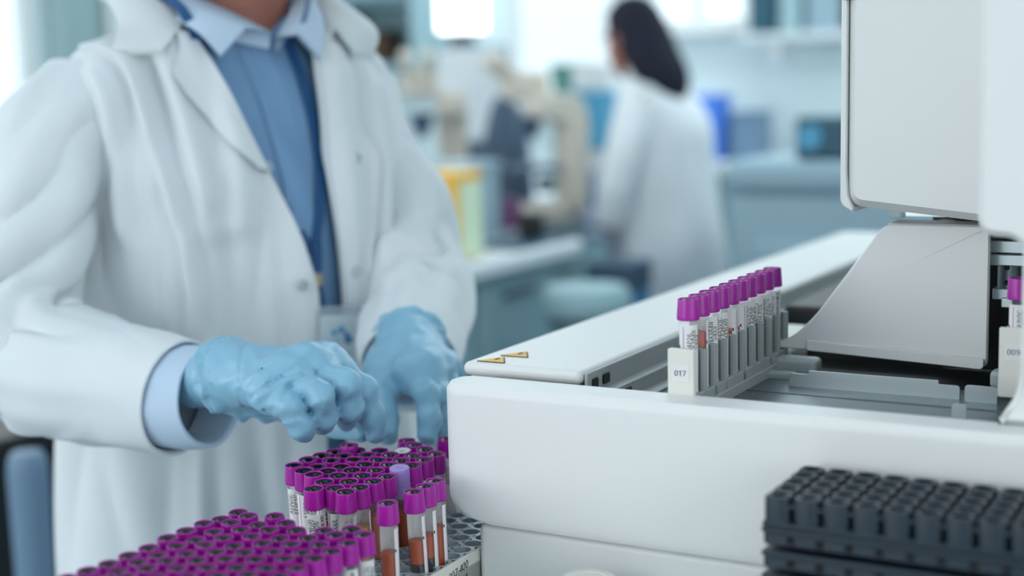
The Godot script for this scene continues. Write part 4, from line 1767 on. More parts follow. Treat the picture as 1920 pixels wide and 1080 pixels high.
func build_man() -> void:
	var o := thing("person", "person in open white lab coat, blue shirt and blue gloves reaching into a tube rack", "person", Vector3(-0.314, 0, -1.623), deg_to_rad(32.0))
	var inv := o.transform.affine_inverse()
	var sl_r := locals(inv, [Vector3(-0.4520, 1.3270, -1.5550), Vector3(-0.4729, 1.2714, -1.4900), Vector3(-0.4830, 1.1908, -1.4250), Vector3(-0.4887, 1.1221, -1.3795), Vector3(-0.4591, 1.0835, -1.3438), Vector3(-0.4025, 1.0725, -1.3115), Vector3(-0.3467, 1.0670, -1.2854), Vector3(-0.2983, 1.0613, -1.2599)])
	var sl_l := locals(inv, [Vector3(-0.1850, 1.3300, -1.7385), Vector3(-0.1659, 1.2596, -1.7068), Vector3(-0.1259, 1.1812, -1.6554), Vector3(-0.1040, 1.1232, -1.5968), Vector3(-0.1004, 1.0914, -1.5115), Vector3(-0.1030, 1.0731, -1.4382), Vector3(-0.1018, 1.0606, -1.3810)])
	# gloves
	var rp := locals(inv, [Vector3(-0.1983, 1.0893, -1.1426), Vector3(-0.1783, 1.0809, -1.1212), Vector3(-0.1721, 1.0661, -1.1242), Vector3(-0.1698, 1.0579, -1.1291)])
	var rr := locals(inv, [Vector3(-0.1854, 1.0985, -1.1540), Vector3(-0.1554, 1.0881, -1.1273), Vector3(-0.1552, 1.0690, -1.1398), Vector3(-0.1580, 1.0592, -1.1515)])
	var rm := locals(inv, [Vector3(-0.1708, 1.1045, -1.1670), Vector3(-0.1356, 1.0942, -1.1433), Vector3(-0.1354, 1.0730, -1.1535), Vector3(-0.1398, 1.0592, -1.1687)])
	var ri := locals(inv, [Vector3(-0.1568, 1.1024, -1.1849), Vector3(-0.1252, 1.0815, -1.1769), Vector3(-0.1200, 1.0590, -1.1785), Vector3(-0.1180, 1.0450, -1.1792)])
	var rt := locals(inv, [Vector3(-0.2212, 1.0730, -1.2211), Vector3(-0.1877, 1.0560, -1.2238), Vector3(-0.1544, 1.0450, -1.2118), Vector3(-0.1310, 1.0420, -1.1958)])
	var rw := locals(inv, [Vector3(-0.3031, 1.0702, -1.2662), Vector3(-0.2445, 1.0912, -1.2106), Vector3(-0.2475, 1.0902, -1.2136)])
	var creases := []
	for line in [[Vector3(-0.2027, 1.0822, -1.1618), Vector3(-0.1998, 1.0734, -1.1606), Vector3(-0.1956, 1.0672, -1.1597)], [Vector3(-0.2115, 1.0824, -1.1618), Vector3(-0.1962, 1.0937, -1.1634), Vector3(-0.1838, 1.1000, -1.1643)],
		[Vector3(-0.2039, 1.0874, -1.1626), Vector3(-0.1860, 1.0996, -1.1643), Vector3(-0.1762, 1.1054, -1.1651)], [Vector3(-0.1825, 1.0834, -1.1620), Vector3(-0.1792, 1.0920, -1.1632), Vector3(-0.1684, 1.1000, -1.1643), Vector3(-0.1596, 1.1029, -1.1647)],
		[Vector3(-0.1624, 1.0960, -1.1638), Vector3(-0.1596, 1.1007, -1.1644), Vector3(-0.1534, 1.1040, -1.1649)], [Vector3(-0.2267, 1.1219, -1.1674), Vector3(-0.2245, 1.1053, -1.1651), Vector3(-0.2236, 1.0879, -1.1626), Vector3(-0.2262, 1.0732, -1.1606)],
		[Vector3(-0.2169, 1.0921, -1.1632), Vector3(-0.2034, 1.1048, -1.1650), Vector3(-0.1901, 1.1123, -1.1660)]]:
		creases.append(locals(inv, line))
	var g := part(o, "glove", glove(rw[0], rw[1], rw[2], [ri, rm, rr, rp], [[0.0148, 0.0116, 0.0112, 0.0100], [0.0152, 0.0116, 0.0118, 0.0106], [0.0148, 0.0114, 0.0117, 0.0104], [0.0134, 0.0104, 0.0105, 0.0094]], Array(rt), [0.018, 0.0138, 0.0122, 0.0102], 0.0280, creases, inv.basis * Vector3(0.0, 0.14, 0.99)), mats.glove)
	g.set_meta("label", "blue rubber glove with curled fingers and bunched cuff")
	var lp := locals(inv, [Vector3(-0.0653, 1.0694, -1.3266), Vector3(-0.0513, 1.0493, -1.3238), Vector3(-0.0507, 1.0334, -1.3216), Vector3(-0.0529, 1.0235, -1.3202)])
	var lr := locals(inv, [Vector3(-0.0732, 1.0735, -1.3070), Vector3(-0.0571, 1.0508, -1.2937), Vector3(-0.0566, 1.0324, -1.2911), Vector3(-0.0593, 1.0208, -1.2895)])
	var lm := locals(inv, [Vector3(-0.0822, 1.0752, -1.2921), Vector3(-0.0654, 1.0550, -1.2640), Vector3(-0.0638, 1.0358, -1.2563), Vector3(-0.0672, 1.0248, -1.2497)])
	var li := locals(inv, [Vector3(-0.0931, 1.0730, -1.2868), Vector3(-0.0772, 1.0589, -1.2545), Vector3(-0.0750, 1.0407, -1.2368), Vector3(-0.0775, 1.0283, -1.2249)])
	var lt := locals(inv, [Vector3(-0.1174, 1.0716, -1.3219), Vector3(-0.1226, 1.0569, -1.2845), Vector3(-0.1166, 1.0396, -1.2518), Vector3(-0.1118, 1.0286, -1.2351)])
	var lw := locals(inv, [Vector3(-0.0933, 1.0953, -1.4515), Vector3(-0.1014, 1.0828, -1.3639), Vector3(-0.0998, 1.0850, -1.3830)])
	g = part(o, "glove", glove(lw[0], lw[1], lw[2], [li, lm, lr, lp], [[0.0145, 0.0116, 0.0102, 0.0092], [0.0145, 0.0116, 0.0104, 0.0094], [0.0135, 0.0112, 0.0100, 0.0092], [0.0125, 0.0104, 0.0092, 0.0084]], Array(lt), [0.021, 0.0150, 0.0128, 0.0102], 0.031), mats.glove)
	g.set_meta("label", "blue rubber glove pointing down behind the rack")
	# body
	var hd := Transform3D(Basis(Vector3.RIGHT, 0.45), Vector3(0.028, 1.575, 0.055))
	part(o, "body", person_body(Transform3D(), [
		[Vector3(0.01, 0.92, -0.01), Vector3(0.01, 1.05, 0.0), 0.12, 0.11],
		[Vector3(-0.05, 0.92, -0.01), Vector3(0.07, 0.92, -0.01), 0.11, 0.11],
		[Vector3(0.01, 1.05, 0.0), Vector3(0.01, 1.28, -0.02), 0.105, 0.095],
		[Vector3(-0.10, 1.27, -0.02), Vector3(0.12, 1.27, -0.02), 0.085, 0.085],
		[sl_r[0] + Vector3(0.02, -0.01, 0), sl_r[2], 0.042, 0.036], [sl_r[2], sl_r[3].lerp(sl_r[4], 0.6), 0.036, 0.032], [sl_r[3].lerp(sl_r[4], 0.8), rw[1] + Vector3(0, -0.012, 0), 0.024, 0.014],
		[sl_l[0] + Vector3(-0.02, -0.01, 0), sl_l[2], 0.040, 0.033], [sl_l[2], sl_l[3], 0.033, 0.03], [sl_l[3], sl_l[5], 0.030, 0.026], [sl_l[5], lw[1], 0.026, 0.022],
		[Vector3(-0.085, 0.88, -0.01), Vector3(-0.095, 0.50, 0.01), 0.085, 0.055], [Vector3(-0.095, 0.50, 0.01), Vector3(-0.10, 0.09, -0.02), 0.052, 0.036],
		[Vector3(0.105, 0.88, -0.01), Vector3(0.115, 0.50, 0.01), 0.085, 0.055], [Vector3(0.115, 0.50, 0.01), Vector3(0.12, 0.09, -0.02), 0.052, 0.036],
	], hd, [Vector3(0.012, 1.36, -0.01), Vector3(0.024, 1.51, 0.025)]), mats.skin)
	var hr := Shape.new()
	hr.add(hair_cap(false), hd)
	part(o, "hair", hr.mesh(), mats.hair_brown)
	for x in [-0.031, 0.031]:
		var ey := Shape.new()
		ey.x = hd * Transform3D(Basis(), Vector3(x, 0.0, 0.078))
		ey.lathe(PackedVector2Array([Vector2(0, -0.011), Vector2(0.008, -0.008), Vector2(0.011, 0), Vector2(0.008, 0.008), Vector2(0, 0.011)]), 14)
		var e := part(o, "eye", ey.mesh(), mats.eye_white)
		var ir := Shape.new()
		ir.x = hd * Transform3D(Basis(Vector3.RIGHT, PI / 2), Vector3(x, -0.001, 0.0885))
		ir.lathe(PackedVector2Array([Vector2(0.0, 0.0012), Vector2(0.004, 0.0010), Vector2(0.005, 0.0)]), 14)
		part(e, "iris", ir.mesh(), mats.hair_brown)
	# trousers and shoes
	var tf := BodyField.new()
	tf.soft = 0.04
	for x in [-0.085, 0.105]:
		var q: float = x
		tf.bone(Vector3(q, 0.90, -0.01), Vector3(q * 1.1, 0.50, 0.01), 0.10, 0.078)
		tf.bone(Vector3(q * 1.1, 0.50, 0.01), Vector3(q * 1.16, 0.06, -0.02), 0.078, 0.068)
	tf.bone(Vector3(-0.05, 0.95, -0.01), Vector3(0.07, 0.95, -0.01), 0.125, 0.125)
	var ts := Shape.new()
	net(ts, func(p: Vector3) -> float: return maxf(maxf(tf.d(p), 0.05 - p.y), p.y - 1.0), Vector3(-0.25, 0.02, -0.2), Vector3(0.28, 1.05, 0.2), 0.016)
	part(o, "trousers", ts.mesh(), mats.trousers)
	for x in [-0.10, 0.122]:
		var sf := BodyField.new()
		sf.bone(Vector3(x, 0.045, -0.05), Vector3(x * 1.2, 0.038, 0.15), 0.045, 0.038)
		var ss := Shape.new()
		net(ss, func(p: Vector3) -> float: return maxf(sf.d(p), 0.002 - p.y), Vector3(x - 0.1, -0.02, -0.15), Vector3(x + 0.1, 0.12, 0.25), 0.01)
		part(o, "shoe", ss.mesh(), mats.shoe)
	# shirt
	var knots := [[0.52, 0.52, 0.232, 0.180, 0.165, 0.005, 0.0], [0.70, 0.70, 0.222, 0.175, 0.160, 0.005, 0.0], [0.85, 0.85, 0.212, 0.165, 0.150, 0.005, 0.0], [0.95, 0.95, 0.207, 0.158, 0.142, 0.005, 0.0],
		[1.05, 1.05, 0.203, 0.152, 0.135, 0.005, 0.0], [1.15, 1.15, 0.200, 0.150, 0.128, 0.005, 0.0], [1.235, 1.225, 0.198, 0.142, 0.124, 0.005, -0.002], [1.295, 1.28, 0.198, 0.124, 0.120, 0.005, -0.004],
		[1.340, 1.325, 0.196, 0.108, 0.116, 0.006, -0.006], [1.368, 1.355, 0.184, 0.097, 0.112, 0.007, -0.008], [1.390, 1.382, 0.150, 0.090, 0.106, 0.009, -0.009], [1.408, 1.405, 0.110, 0.083, 0.096, 0.011, -0.010], [1.424, 1.428, 0.080, 0.074, 0.084, 0.012, -0.008]]
	var shirt := Torso.new()
	shirt.nz = noise
	shirt.rough = 0.0035
	for r in knots:
		if r[0] > 0.84:
			var q: Array = r.duplicate()
			for c in [2, 3, 4]:
				q[c] -= 0.021
			q[0] -= 0.004
			q[1] -= 0.010
			shirt.k.append(q)
	shirt.folds = [[[Vector2(0.03, 1.37), Vector2(0.06, 1.28), Vector2(0.055, 1.15)], 0.004, 0.012, 0.4], [[Vector2(-0.01, 1.33), Vector2(0.02, 1.24), Vector2(0.03, 1.16)], 0.003, 0.015, 0.3]]
	part(o, "shirt", closed_garment(shirt, 70, 120), mats.shirt)
	var pk := drape(shirt, [Vector2(-0.010, 1.385), Vector2(0.022, 1.383), Vector2(0.026, 1.364), Vector2(0.037, 1.313), Vector2(0.043, 1.240), Vector2(0.043, 1.16), Vector2(0.042, 1.0), Vector2(0.010, 1.0), Vector2(0.011, 1.16), Vector2(0.010, 1.240), Vector2(0.004, 1.313), Vector2(-0.006, 1.364)], 0.0, 0.0022)
	part(o, "shirt_placket", pk, mats.shirt)
	# shirt collar: folded leaf running round the neck
	var top := catmull(PackedVector3Array([Vector3(0.020, 1.393, 0.088), Vector3(-0.022, 1.416, 0.076), Vector3(-0.055, 1.440, 0.035), Vector3(-0.060, 1.462, -0.030), Vector3(0.012, 1.475, -0.075), Vector3(0.082, 1.462, -0.030), Vector3(0.077, 1.438, 0.030), Vector3(0.052, 1.414, 0.068), Vector3(0.026, 1.388, 0.088)]), 8)
	var mid := catmull(PackedVector3Array([Vector3(-0.012, 1.397, 0.097), Vector3(-0.046, 1.408, 0.086), Vector3(-0.075, 1.432, 0.035), Vector3(-0.080, 1.455, -0.035), Vector3(0.012, 1.465, -0.092), Vector3(0.104, 1.455, -0.035), Vector3(0.098, 1.430, 0.035), Vector3(0.074, 1.408, 0.078), Vector3(0.048, 1.390, 0.096)]), 8)
	var low := catmull(PackedVector3Array([Vector3(-0.045, 1.368, 0.106), Vector3(-0.066, 1.395, 0.092), Vector3(-0.086, 1.415, 0.040), Vector3(-0.090, 1.432, -0.035), Vector3(0.012, 1.440, -0.100), Vector3(0.114, 1.432, -0.035), Vector3(0.106, 1.412, 0.040), Vector3(0.086, 1.390, 0.082), Vector3(0.070, 1.363, 0.103)]), 8)
	var stand := catmull(PackedVector3Array([Vector3(0.020, 1.375, 0.082), Vector3(-0.020, 1.385, 0.070), Vector3(-0.050, 1.400, 0.035), Vector3(-0.056, 1.42, -0.030), Vector3(0.012, 1.43, -0.068), Vector3(0.076, 1.42, -0.030), Vector3(0.070, 1.40, 0.030), Vector3(0.050, 1.385, 0.060), Vector3(0.026, 1.372, 0.082)]), 8)
	var cp := PackedVector3Array()
	for line in [stand, top, mid, low]:
		cp.append_array(line)
	for line in [low, mid, top]:    # underside, giving the cloth a thickness
		for q: Vector3 in line:
			cp.append(q + Vector3((0.012 - q.x) * 0.03, -0.0015, -q.z * 0.03))
	var cs := Shape.new()
	cs.grid(cp, 7, top.size(), false)
	part(o, "shirt_collar", cs.mesh(), mats.shirt_light)
	# coat
	var coat := Torso.new()
	coat.nz = noise
	coat.k = knots
	coat.rough = 0.0085
	coat.folds = [
		[[Vector2(-0.141, 1.394), Vector2(-0.128, 1.361), Vector2(-0.121, 1.310), Vector2(-0.117, 1.251), Vector2(-0.104, 1.183), Vector2(-0.099, 1.123), Vector2(-0.104, 1.06)], 0.0150, 0.0085, 0.60],
		[[Vector2(-0.095, 1.371), Vector2(-0.087, 1.303), Vector2(-0.081, 1.246), Vector2(-0.074, 1.197)], 0.0105, 0.0095, -0.6],
		[[Vector2(-0.158, 1.367), Vector2(-0.150, 1.329), Vector2(-0.152, 1.286), Vector2(-0.155, 1.227), Vector2(-0.150, 1.168)], 0.0115, 0.0085, 0.6],
		[[Vector2(-0.047, 1.277), Vector2(-0.050, 1.223), Vector2(-0.060, 1.169)], 0.0062, 0.018, 0.3],
		[[Vector2(-0.124, 1.211), Vector2(-0.126, 1.146), Vector2(-0.132, 1.080)], 0.0095, 0.010, 0.5],
		[[Vector2(-0.064, 1.191), Vector2(-0.058, 1.131), Vector2(-0.055, 1.075), Vector2(-0.046, 0.93), Vector2(-0.044, 0.7)], -0.0100, 0.030, 0.0],
		[[Vector2(-0.158, 1.0), Vector2(-0.166, 0.9), Vector2(-0.176, 0.75)], 0.0139, 0.040, 0.2],
		[[Vector2(-0.100, 0.985), Vector2(-0.106, 0.878), Vector2(-0.111, 0.75)], 0.0062, 0.007, 0.6],
		[[Vector2(0.135, 1.34), Vector2(0.125, 1.26), Vector2(0.118, 1.17), Vector2(0.112, 1.08)], 0.0115, 0.011, 0.6],
		[[Vector2(0.0, 1.15), Vector2(0.012, 1.08), Vector2(0.012, 0.95)], 0.0062, 0.014, 0.0]]
	var edge_r := [Vector2(-0.071, 1.41), Vector2(-0.047, 1.364), Vector2(-0.028, 1.304), Vector2(-0.008, 1.248), Vector2(0.016, 1.175), Vector2(0.029, 1.123), Vector2(0.034, 1.059), Vector2(0.033, 0.955), Vector2(0.020, 0.811), Vector2(0.0, 0.52)]
	var edge_l := [Vector2(0.092, 1.41), Vector2(0.074, 1.381), Vector2(0.069, 1.341), Vector2(0.058, 1.256), Vector2(0.061, 1.171), Vector2(0.063, 1.096), Vector2(0.063, 1.026), Vector2(0.058, 0.951), Vector2(0.041, 0.807), Vector2(0.03, 0.52)]
	part(o, "lab_coat", open_garment(coat, 170, 220, edge_l, edge_r, 0.004), mats.coat)
	part(o, "lapel", drape(coat, [Vector2(-0.073, 1.396), Vector2(-0.076, 1.377), Vector2(-0.088, 1.352), Vector2(-0.080, 1.330), Vector2(-0.047, 1.277), Vector2(-0.022, 1.252), Vector2(-0.010, 1.250), Vector2(-0.029, 1.304), Vector2(-0.048, 1.364), Vector2(-0.060, 1.393)], 0.003, 0.005, 0.008, 0.006), mats.coat)
	part(o, "lapel", drape(coat, [Vector2(0.076, 1.383), Vector2(0.092, 1.378), Vector2(0.109, 1.353), Vector2(0.099, 1.332), Vector2(0.111, 1.260), Vector2(0.104, 1.196), Vector2(0.092, 1.104), Vector2(0.083, 1.03), Vector2(0.064, 1.03), Vector2(0.064, 1.096), Vector2(0.062, 1.171), Vector2(0.059, 1.256), Vector2(0.070, 1.341)], 0.003, 0.004, 0.006, 0.006), mats.coat)
	# collar of the coat: one folded leaf from notch to notch round the neck
	var fr := func(x: float, y: float, off: float) -> Vector3: return coat.front(x, y, off)
	var ct := catmull(PackedVector3Array([fr.call(-0.066, 1.400, 0.012), Vector3(-0.078, 1.425, 0.050), Vector3(-0.085, 1.452, 0.0), Vector3(-0.075, 1.470, -0.065), Vector3(0.012, 1.480, -0.105), Vector3(0.099, 1.468, -0.065), Vector3(0.109, 1.446, 0.0), Vector3(0.102, 1.420, 0.050), fr.call(0.088, 1.396, 0.012)]), 8)
	var cm := catmull(PackedVector3Array([fr.call(-0.090, 1.375, 0.014), Vector3(-0.108, 1.412, 0.066), Vector3(-0.112, 1.444, 0.008), Vector3(-0.100, 1.460, -0.068), Vector3(0.012, 1.467, -0.122), Vector3(0.124, 1.458, -0.068), Vector3(0.136, 1.438, 0.008), Vector3(0.132, 1.406, 0.066), fr.call(0.112, 1.371, 0.014)]), 8)
	var cl := catmull(PackedVector3Array([fr.call(-0.134, 1.375, 0.010), Vector3(-0.136, 1.402, 0.064), Vector3(-0.132, 1.428, 0.012), Vector3(-0.114, 1.440, -0.066), Vector3(0.012, 1.440, -0.130), Vector3(0.138, 1.436, -0.066), Vector3(0.156, 1.420, 0.012), Vector3(0.160, 1.394, 0.064), fr.call(0.152, 1.367, 0.010)]), 8)
	cp = PackedVector3Array()
	for q in ct:
		cp.append(q + Vector3((0.012 - q.x) * 0.10, -0.03, -absf(q.z) * 0.10))
	cp.append_array(ct)
	cp.append_array(cm)
	cp.append_array(cl)
	for line in [cl, cm]:
		for q: Vector3 in line:
			cp.append(q + Vector3((0.012 - q.x) * 0.02, -0.004, -q.z * 0.02))
	cs = Shape.new()
	cs.grid(cp, 6, ct.size(), false)
	part(o, "coat_collar", cs.mesh(), mats.coat)
	part(o, "coat_sleeve", sleeve(sl_r, [0.054, 0.061, 0.063, 0.063, 0.063, 0.061, 0.057, 0.053], [0.002, 0.010, 0.014, 0.021, 0.019, 0.011, 0.005, 0.0005], 3.0, 120), mats.coat)
	part(o, "coat_sleeve", sleeve(sl_l, [0.054, 0.056, 0.056, 0.057, 0.056, 0.053, 0.049], [0.003, 0.010, 0.017, 0.021, 0.014, 0.006, 0.0005], 14.0, 110), mats.coat)
	# shirt cuff at the near wrist
	var e0 := sl_r[7]
	var dr := (sl_r[7] - sl_r[6]).normalized()
	part(o, "shirt_cuff", sleeve(PackedVector3Array([e0 - dr * 0.06, e0 - dr * 0.02, e0 + dr * 0.008 + Vector3(0, 0.002, 0), e0 + dr * 0.034 + Vector3(0, 0.006, 0)]), [0.046, 0.0475, 0.0470, 0.044], [0.0, 0.001, 0.002, 0.001], 8.0, 64), mats.shirt_light)
	var e1 := sl_l[6]
	dr = (sl_l[6] - sl_l[5]).normalized()
	part(o, "shirt_cuff", sleeve(PackedVector3Array([e1 - dr * 0.06, e1 - dr * 0.02, e1 + dr * 0.004, e1 + dr * 0.010]), [0.043, 0.044, 0.043, 0.041], [0.0, 0.001, 0.001, 0.0005], 9.0, 64), mats.shirt_light)
	# snap buttons
	for b: Vector2 in [Vector2(0.088, 1.256), Vector2(0.076, 1.136), Vector2(0.010, 1.129), Vector2(-0.011, 1.252)]:
		var bs := Shape.new()
		bs.x = Transform3D(Basis(Vector3.RIGHT, PI / 2), coat.front(b.x, b.y, 0.0095 if b.x > 0.05 else 0.006))
		bs.lathe(PackedVector2Array([Vector2(0.0032, -0.003), Vector2(0.0032, 0.0006), Vector2(0.0040, 0.0012), Vector2(0.0052, 0.0012), Vector2(0.0060, 0.0), Vector2(0.0060, -0.004)]), 24)
		part(o, "snap_button", bs.mesh(), mats.coat_button)
	build_lanyard(o.transform, shirt, coat)


func strap(pts: PackedVector3Array, wide: float, thick: float) -> ArrayMesh:
	# a flat ribbon lying towards z
	var c := catmull(pts, 8)
	var p := PackedVector3Array()
	for i in c.size():
		var d := (c[mini(i + 1, c.size() - 1)] - c[maxi(i - 1, 0)]).normalized()
		var side := d.cross(Vector3(0, 0, 1)).normalized()
		var up := side.cross(d).normalized()
		for q in [[-1, -1], [-1, 1], [1, 1], [1, -1]]:
			p.append(c[i] + side * wide * 0.5 * q[0] + up * thick * 0.5 * q[1])
	var s := Shape.new()
	for k in 4:
		var strip := PackedVector3Array()
		for i in c.size():
			strip.append(p[i * 4 + k])
			strip.append(p[i * 4 + (k + 1) % 4])
		var nn := (strip[1] - strip[0]).cross(strip[2] - strip[0])
		s.grid(strip, c.size(), 2, false, 0)
	return s.mesh()


func build_lanyard(at: Transform3D, shirt: Torso, coat: Torso) -> void:
	var o := thing("lanyard", "dark blue neck lanyard holding a clear badge pouch in front of the light blue shirt", "lanyard", at.origin, at.basis.get_euler().y)
	var run := func(list: Array, off: float) -> PackedVector3Array:
		var p := PackedVector3Array()
		for q: Vector2 in list:
			p.append(shirt.front(q.x, q.y, off))
		return p
	var r: PackedVector3Array = run.call([Vector2(0.049, 1.385), Vector2(0.057, 1.345), Vector2(0.057, 1.284), Vector2(0.050, 1.222), Vector2(0.038, 1.165)], 0.005)
	r.insert(0, Vector3(0.066, 1.405, 0.08))
	r.insert(0, Vector3(0.098, 1.452, -0.01))
	r.insert(0, Vector3(0.012, 1.462, -0.096))
	part(o, "strap", strap(r, 0.011, 0.0012), mats.lanyard_blue)
	var l: PackedVector3Array = run.call([Vector2(-0.046, 1.364), Vector2(-0.029, 1.304), Vector2(-0.012, 1.255), Vector2(0.006, 1.213), Vector2(0.030, 1.167), Vector2(0.037, 1.160)], 0.004)
	l[0] += Vector3(-0.004, 0.0, 0.012)
	l.insert(0, Vector3(-0.072, 1.418, 0.072))
	l.insert(0, Vector3(-0.086, 1.452, -0.01))
	l.insert(0, Vector3(0.012, 1.462, -0.096))
	part(o, "strap", strap(l, 0.011, 0.0012), mats.lanyard_blue)
	part(o, "strap", strap(run.call([Vector2(0.0385, 1.172), Vector2(0.038, 1.155), Vector2(0.0365, 1.136)], 0.007), 0.011, 0.002), mats.lanyard_blue)
	var c := Shape.new()
	var q := shirt.front(0.036, 1.130, 0.008)
	c.rbox(q, Vector3(0.010, 0.014, 0.005), 0.0012, 2)
	part(o, "clip", c.mesh(), mats.brass)
	part(o, "strap", strap(run.call([Vector2(0.036, 1.124), Vector2(0.037, 1.112), Vector2(0.039, 1.100)], 0.009), 0.010, 0.002), mats.lanyard_blue)
	# clear pouch with a printed card, turned a little
	var t := Transform3D(Basis(Vector3.BACK, -0.08) * Basis(Vector3.RIGHT, 0.05), Vector3(0.052, 1.060, coat.front(0.052, 1.06, 0.012).z))
	c = Shape.new()
	c.x = t
	c.plate(rounded(0.058, 0.085, 0.004), -0.0012, 0.0012, 0.0004)
	part(o, "badge_pouch", c.mesh(), mats.pouch)
	c = Shape.new()
	c.x = t
	c.plate(rounded(0.051, 0.066, 0.003), 0.0013, 0.0020, 0.0002)
	var card := part(o, "badge_card", c.mesh(), mats.badge_card)
	var blobs := [[-0.008, 0.014, 0.0035, "cyan_box"], [0.000, 0.017, 0.0042, "cyan_box"], [0.006, 0.012, 0.003, "blue_box"], [0.009, 0.006, 0.005, "blue_box"], [-0.010, 0.003, 0.003, "badge_pale"], [-0.004, 0.006, 0.0035, "badge_pale"], [-0.011, -0.004, 0.003, "badge_pale"], [0.001, -0.010, 0.003, "cyan_box"], [0.012, -0.009, 0.002, "badge_pale"]]
	for b in blobs:
		c = Shape.new()
		c.x = t * Transform3D(Basis(Vector3.RIGHT, PI / 2), Vector3(b[0], b[1], 0.0020))
		c.lathe(PackedVector2Array([Vector2(0.0, 0.0003), Vector2(b[2], 0.0003), Vector2(b[2], 0.0)]), 16)
		part(card, "printed_dot", c.mesh(), mats[b[3]])


func build_woman() -> void:
	var o := thing("person", "person with long dark hair in a white lab coat, turned away at the far bench", "person", Vector3(0.470, 0, -4.62), deg_to_rad(-112.0))
	var inv := o.transform.affine_inverse()
	var hd := Transform3D(Basis(Vector3.UP, -0.45) * Basis(Vector3.RIGHT, 0.22), Vector3(0.0, 1.475, 0.075))
	var hand_l: Vector3 = inv * Vector3(0.300, 0.865, -4.44)
	var hand_r: Vector3 = inv * Vector3(0.29, 0.885, -4.80)
	var sh_l := Vector3(0.165, 1.27, 0.0)
	var sh_r := Vector3(-0.165, 1.27, 0.0)
	var el_l := Vector3(0.235, 1.02, 0.055)
	var el_r := Vector3(-0.22, 1.03, 0.09)
	var bones := [[Vector3(0, 0.86, -0.02), Vector3(0, 1.0, -0.01), 0.12, 0.10], [Vector3(-0.05, 0.86, -0.02), Vector3(0.05, 0.86, -0.02), 0.115, 0.115], [Vector3(0, 1.0, -0.01), Vector3(0, 1.22, 0.0), 0.095, 0.09], [Vector3(-0.09, 1.24, 0), Vector3(0.09, 1.24, 0), 0.07, 0.07],
		[sh_l + Vector3(-0.02, -0.01, 0), el_l, 0.034, 0.028], [el_l, hand_l, 0.028, 0.02], [sh_r + Vector3(0.02, -0.01, 0), el_r, 0.034, 0.028], [el_r, hand_r, 0.028, 0.02],
		[Vector3(-0.08, 0.82, -0.02), Vector3(-0.085, 0.46, 0.0), 0.08, 0.05], [Vector3(-0.085, 0.46, 0), Vector3(-0.09, 0.08, -0.03), 0.048, 0.034], [Vector3(0.08, 0.82, -0.02), Vector3(0.085, 0.46, 0.0), 0.08, 0.05], [Vector3(0.085, 0.46, 0), Vector3(0.09, 0.08, -0.03), 0.048, 0.034]]
	# hands with five fingers each, resting on the bench
	for h in [[hand_l, el_l, 1.0], [hand_r, el_r, -1.0]]:
		var at: Vector3 = h[0]
		var d: Vector3 = (h[0] - h[1])
		d.y = 0.0
		d = d.normalized()
		var side := d.cross(Vector3.UP) * float(h[2])
		var hf := BodyField.new()
		hf.soft = 0.008
		for k in 4:
			var kn: Vector3 = at + d * 0.06 + side * (0.028 - 0.019 * k)
			hf.bone(at, kn, 0.021, 0.012)
			hf.bone(kn, kn + d * [0.032, 0.038, 0.035, 0.026][k] + Vector3(0, -0.014, 0), 0.011, 0.009)
		hf.bone(at, at + d * 0.04 + side * 0.05 + Vector3(0, -0.008, 0), 0.015, 0.010)
		var gs := Shape.new()
		net(gs, hf.d, at - Vector3.ONE * 0.15, at + Vector3.ONE * 0.15, 0.006)
		part(o, "glove", gs.mesh(), mats.glove_pale)
	part(o, "body", person_body(Transform3D(), bones, hd, [Vector3(0, 1.27, 0.0), Vector3(0, 1.42, 0.05)]), mats.skin)
	var hr := Shape.new()
	hr.add(hair_cap(true), hd)
	part(o, "hair", hr.mesh(), mats.hair_dark)
	var t := Torso.new()
	t.nz = noise
	t.rough = 0.008
	t.k = [[0.42, 0.42, 0.25, 0.19, 0.21, 0, -0.02], [0.6, 0.6, 0.235, 0.175, 0.20, 0, -0.02], [0.8, 0.8, 0.22, 0.16, 0.19, 0, -0.02], [0.95, 0.95, 0.20, 0.145, 0.18, 0, -0.01], [1.08, 1.08, 0.195, 0.14, 0.175, 0, 0.0], [1.18, 1.18, 0.195, 0.135, 0.17, 0, 0.0], [1.25, 1.235, 0.192, 0.115, 0.145, 0, 0.0], [1.295, 1.275, 0.178, 0.095, 0.105, 0, 0.005], [1.325, 1.315, 0.135, 0.08, 0.095, 0, 0.01], [1.35, 1.35, 0.085, 0.07, 0.08, 0, 0.015], [1.385, 1.385, 0.07, 0.06, 0.07, 0, 0.022]]
	part(o, "lab_coat", closed_garment(t, 90, 120), mats.coat)
	part(o, "coat_sleeve", sleeve(PackedVector3Array([sh_l, sh_l.lerp(el_l, 0.5) + Vector3(0.015, 0, 0), el_l, el_l.lerp(hand_l, 0.5), hand_l - (hand_l - el_l).normalized() * 0.03]), [0.055, 0.058, 0.055, 0.05, 0.043], [0.003, 0.008, 0.01, 0.006, 0.001], 5.0, 48), mats.coat)
	part(o, "coat_sleeve", sleeve(PackedVector3Array([sh_r, sh_r.lerp(el_r, 0.5) + Vector3(-0.015, 0, 0), el_r, el_r.lerp(hand_r, 0.5), hand_r - (hand_r - el_r).normalized() * 0.03]), [0.055, 0.058, 0.055, 0.05, 0.043], [0.003, 0.008, 0.01, 0.006, 0.001], 6.0, 48), mats.coat)
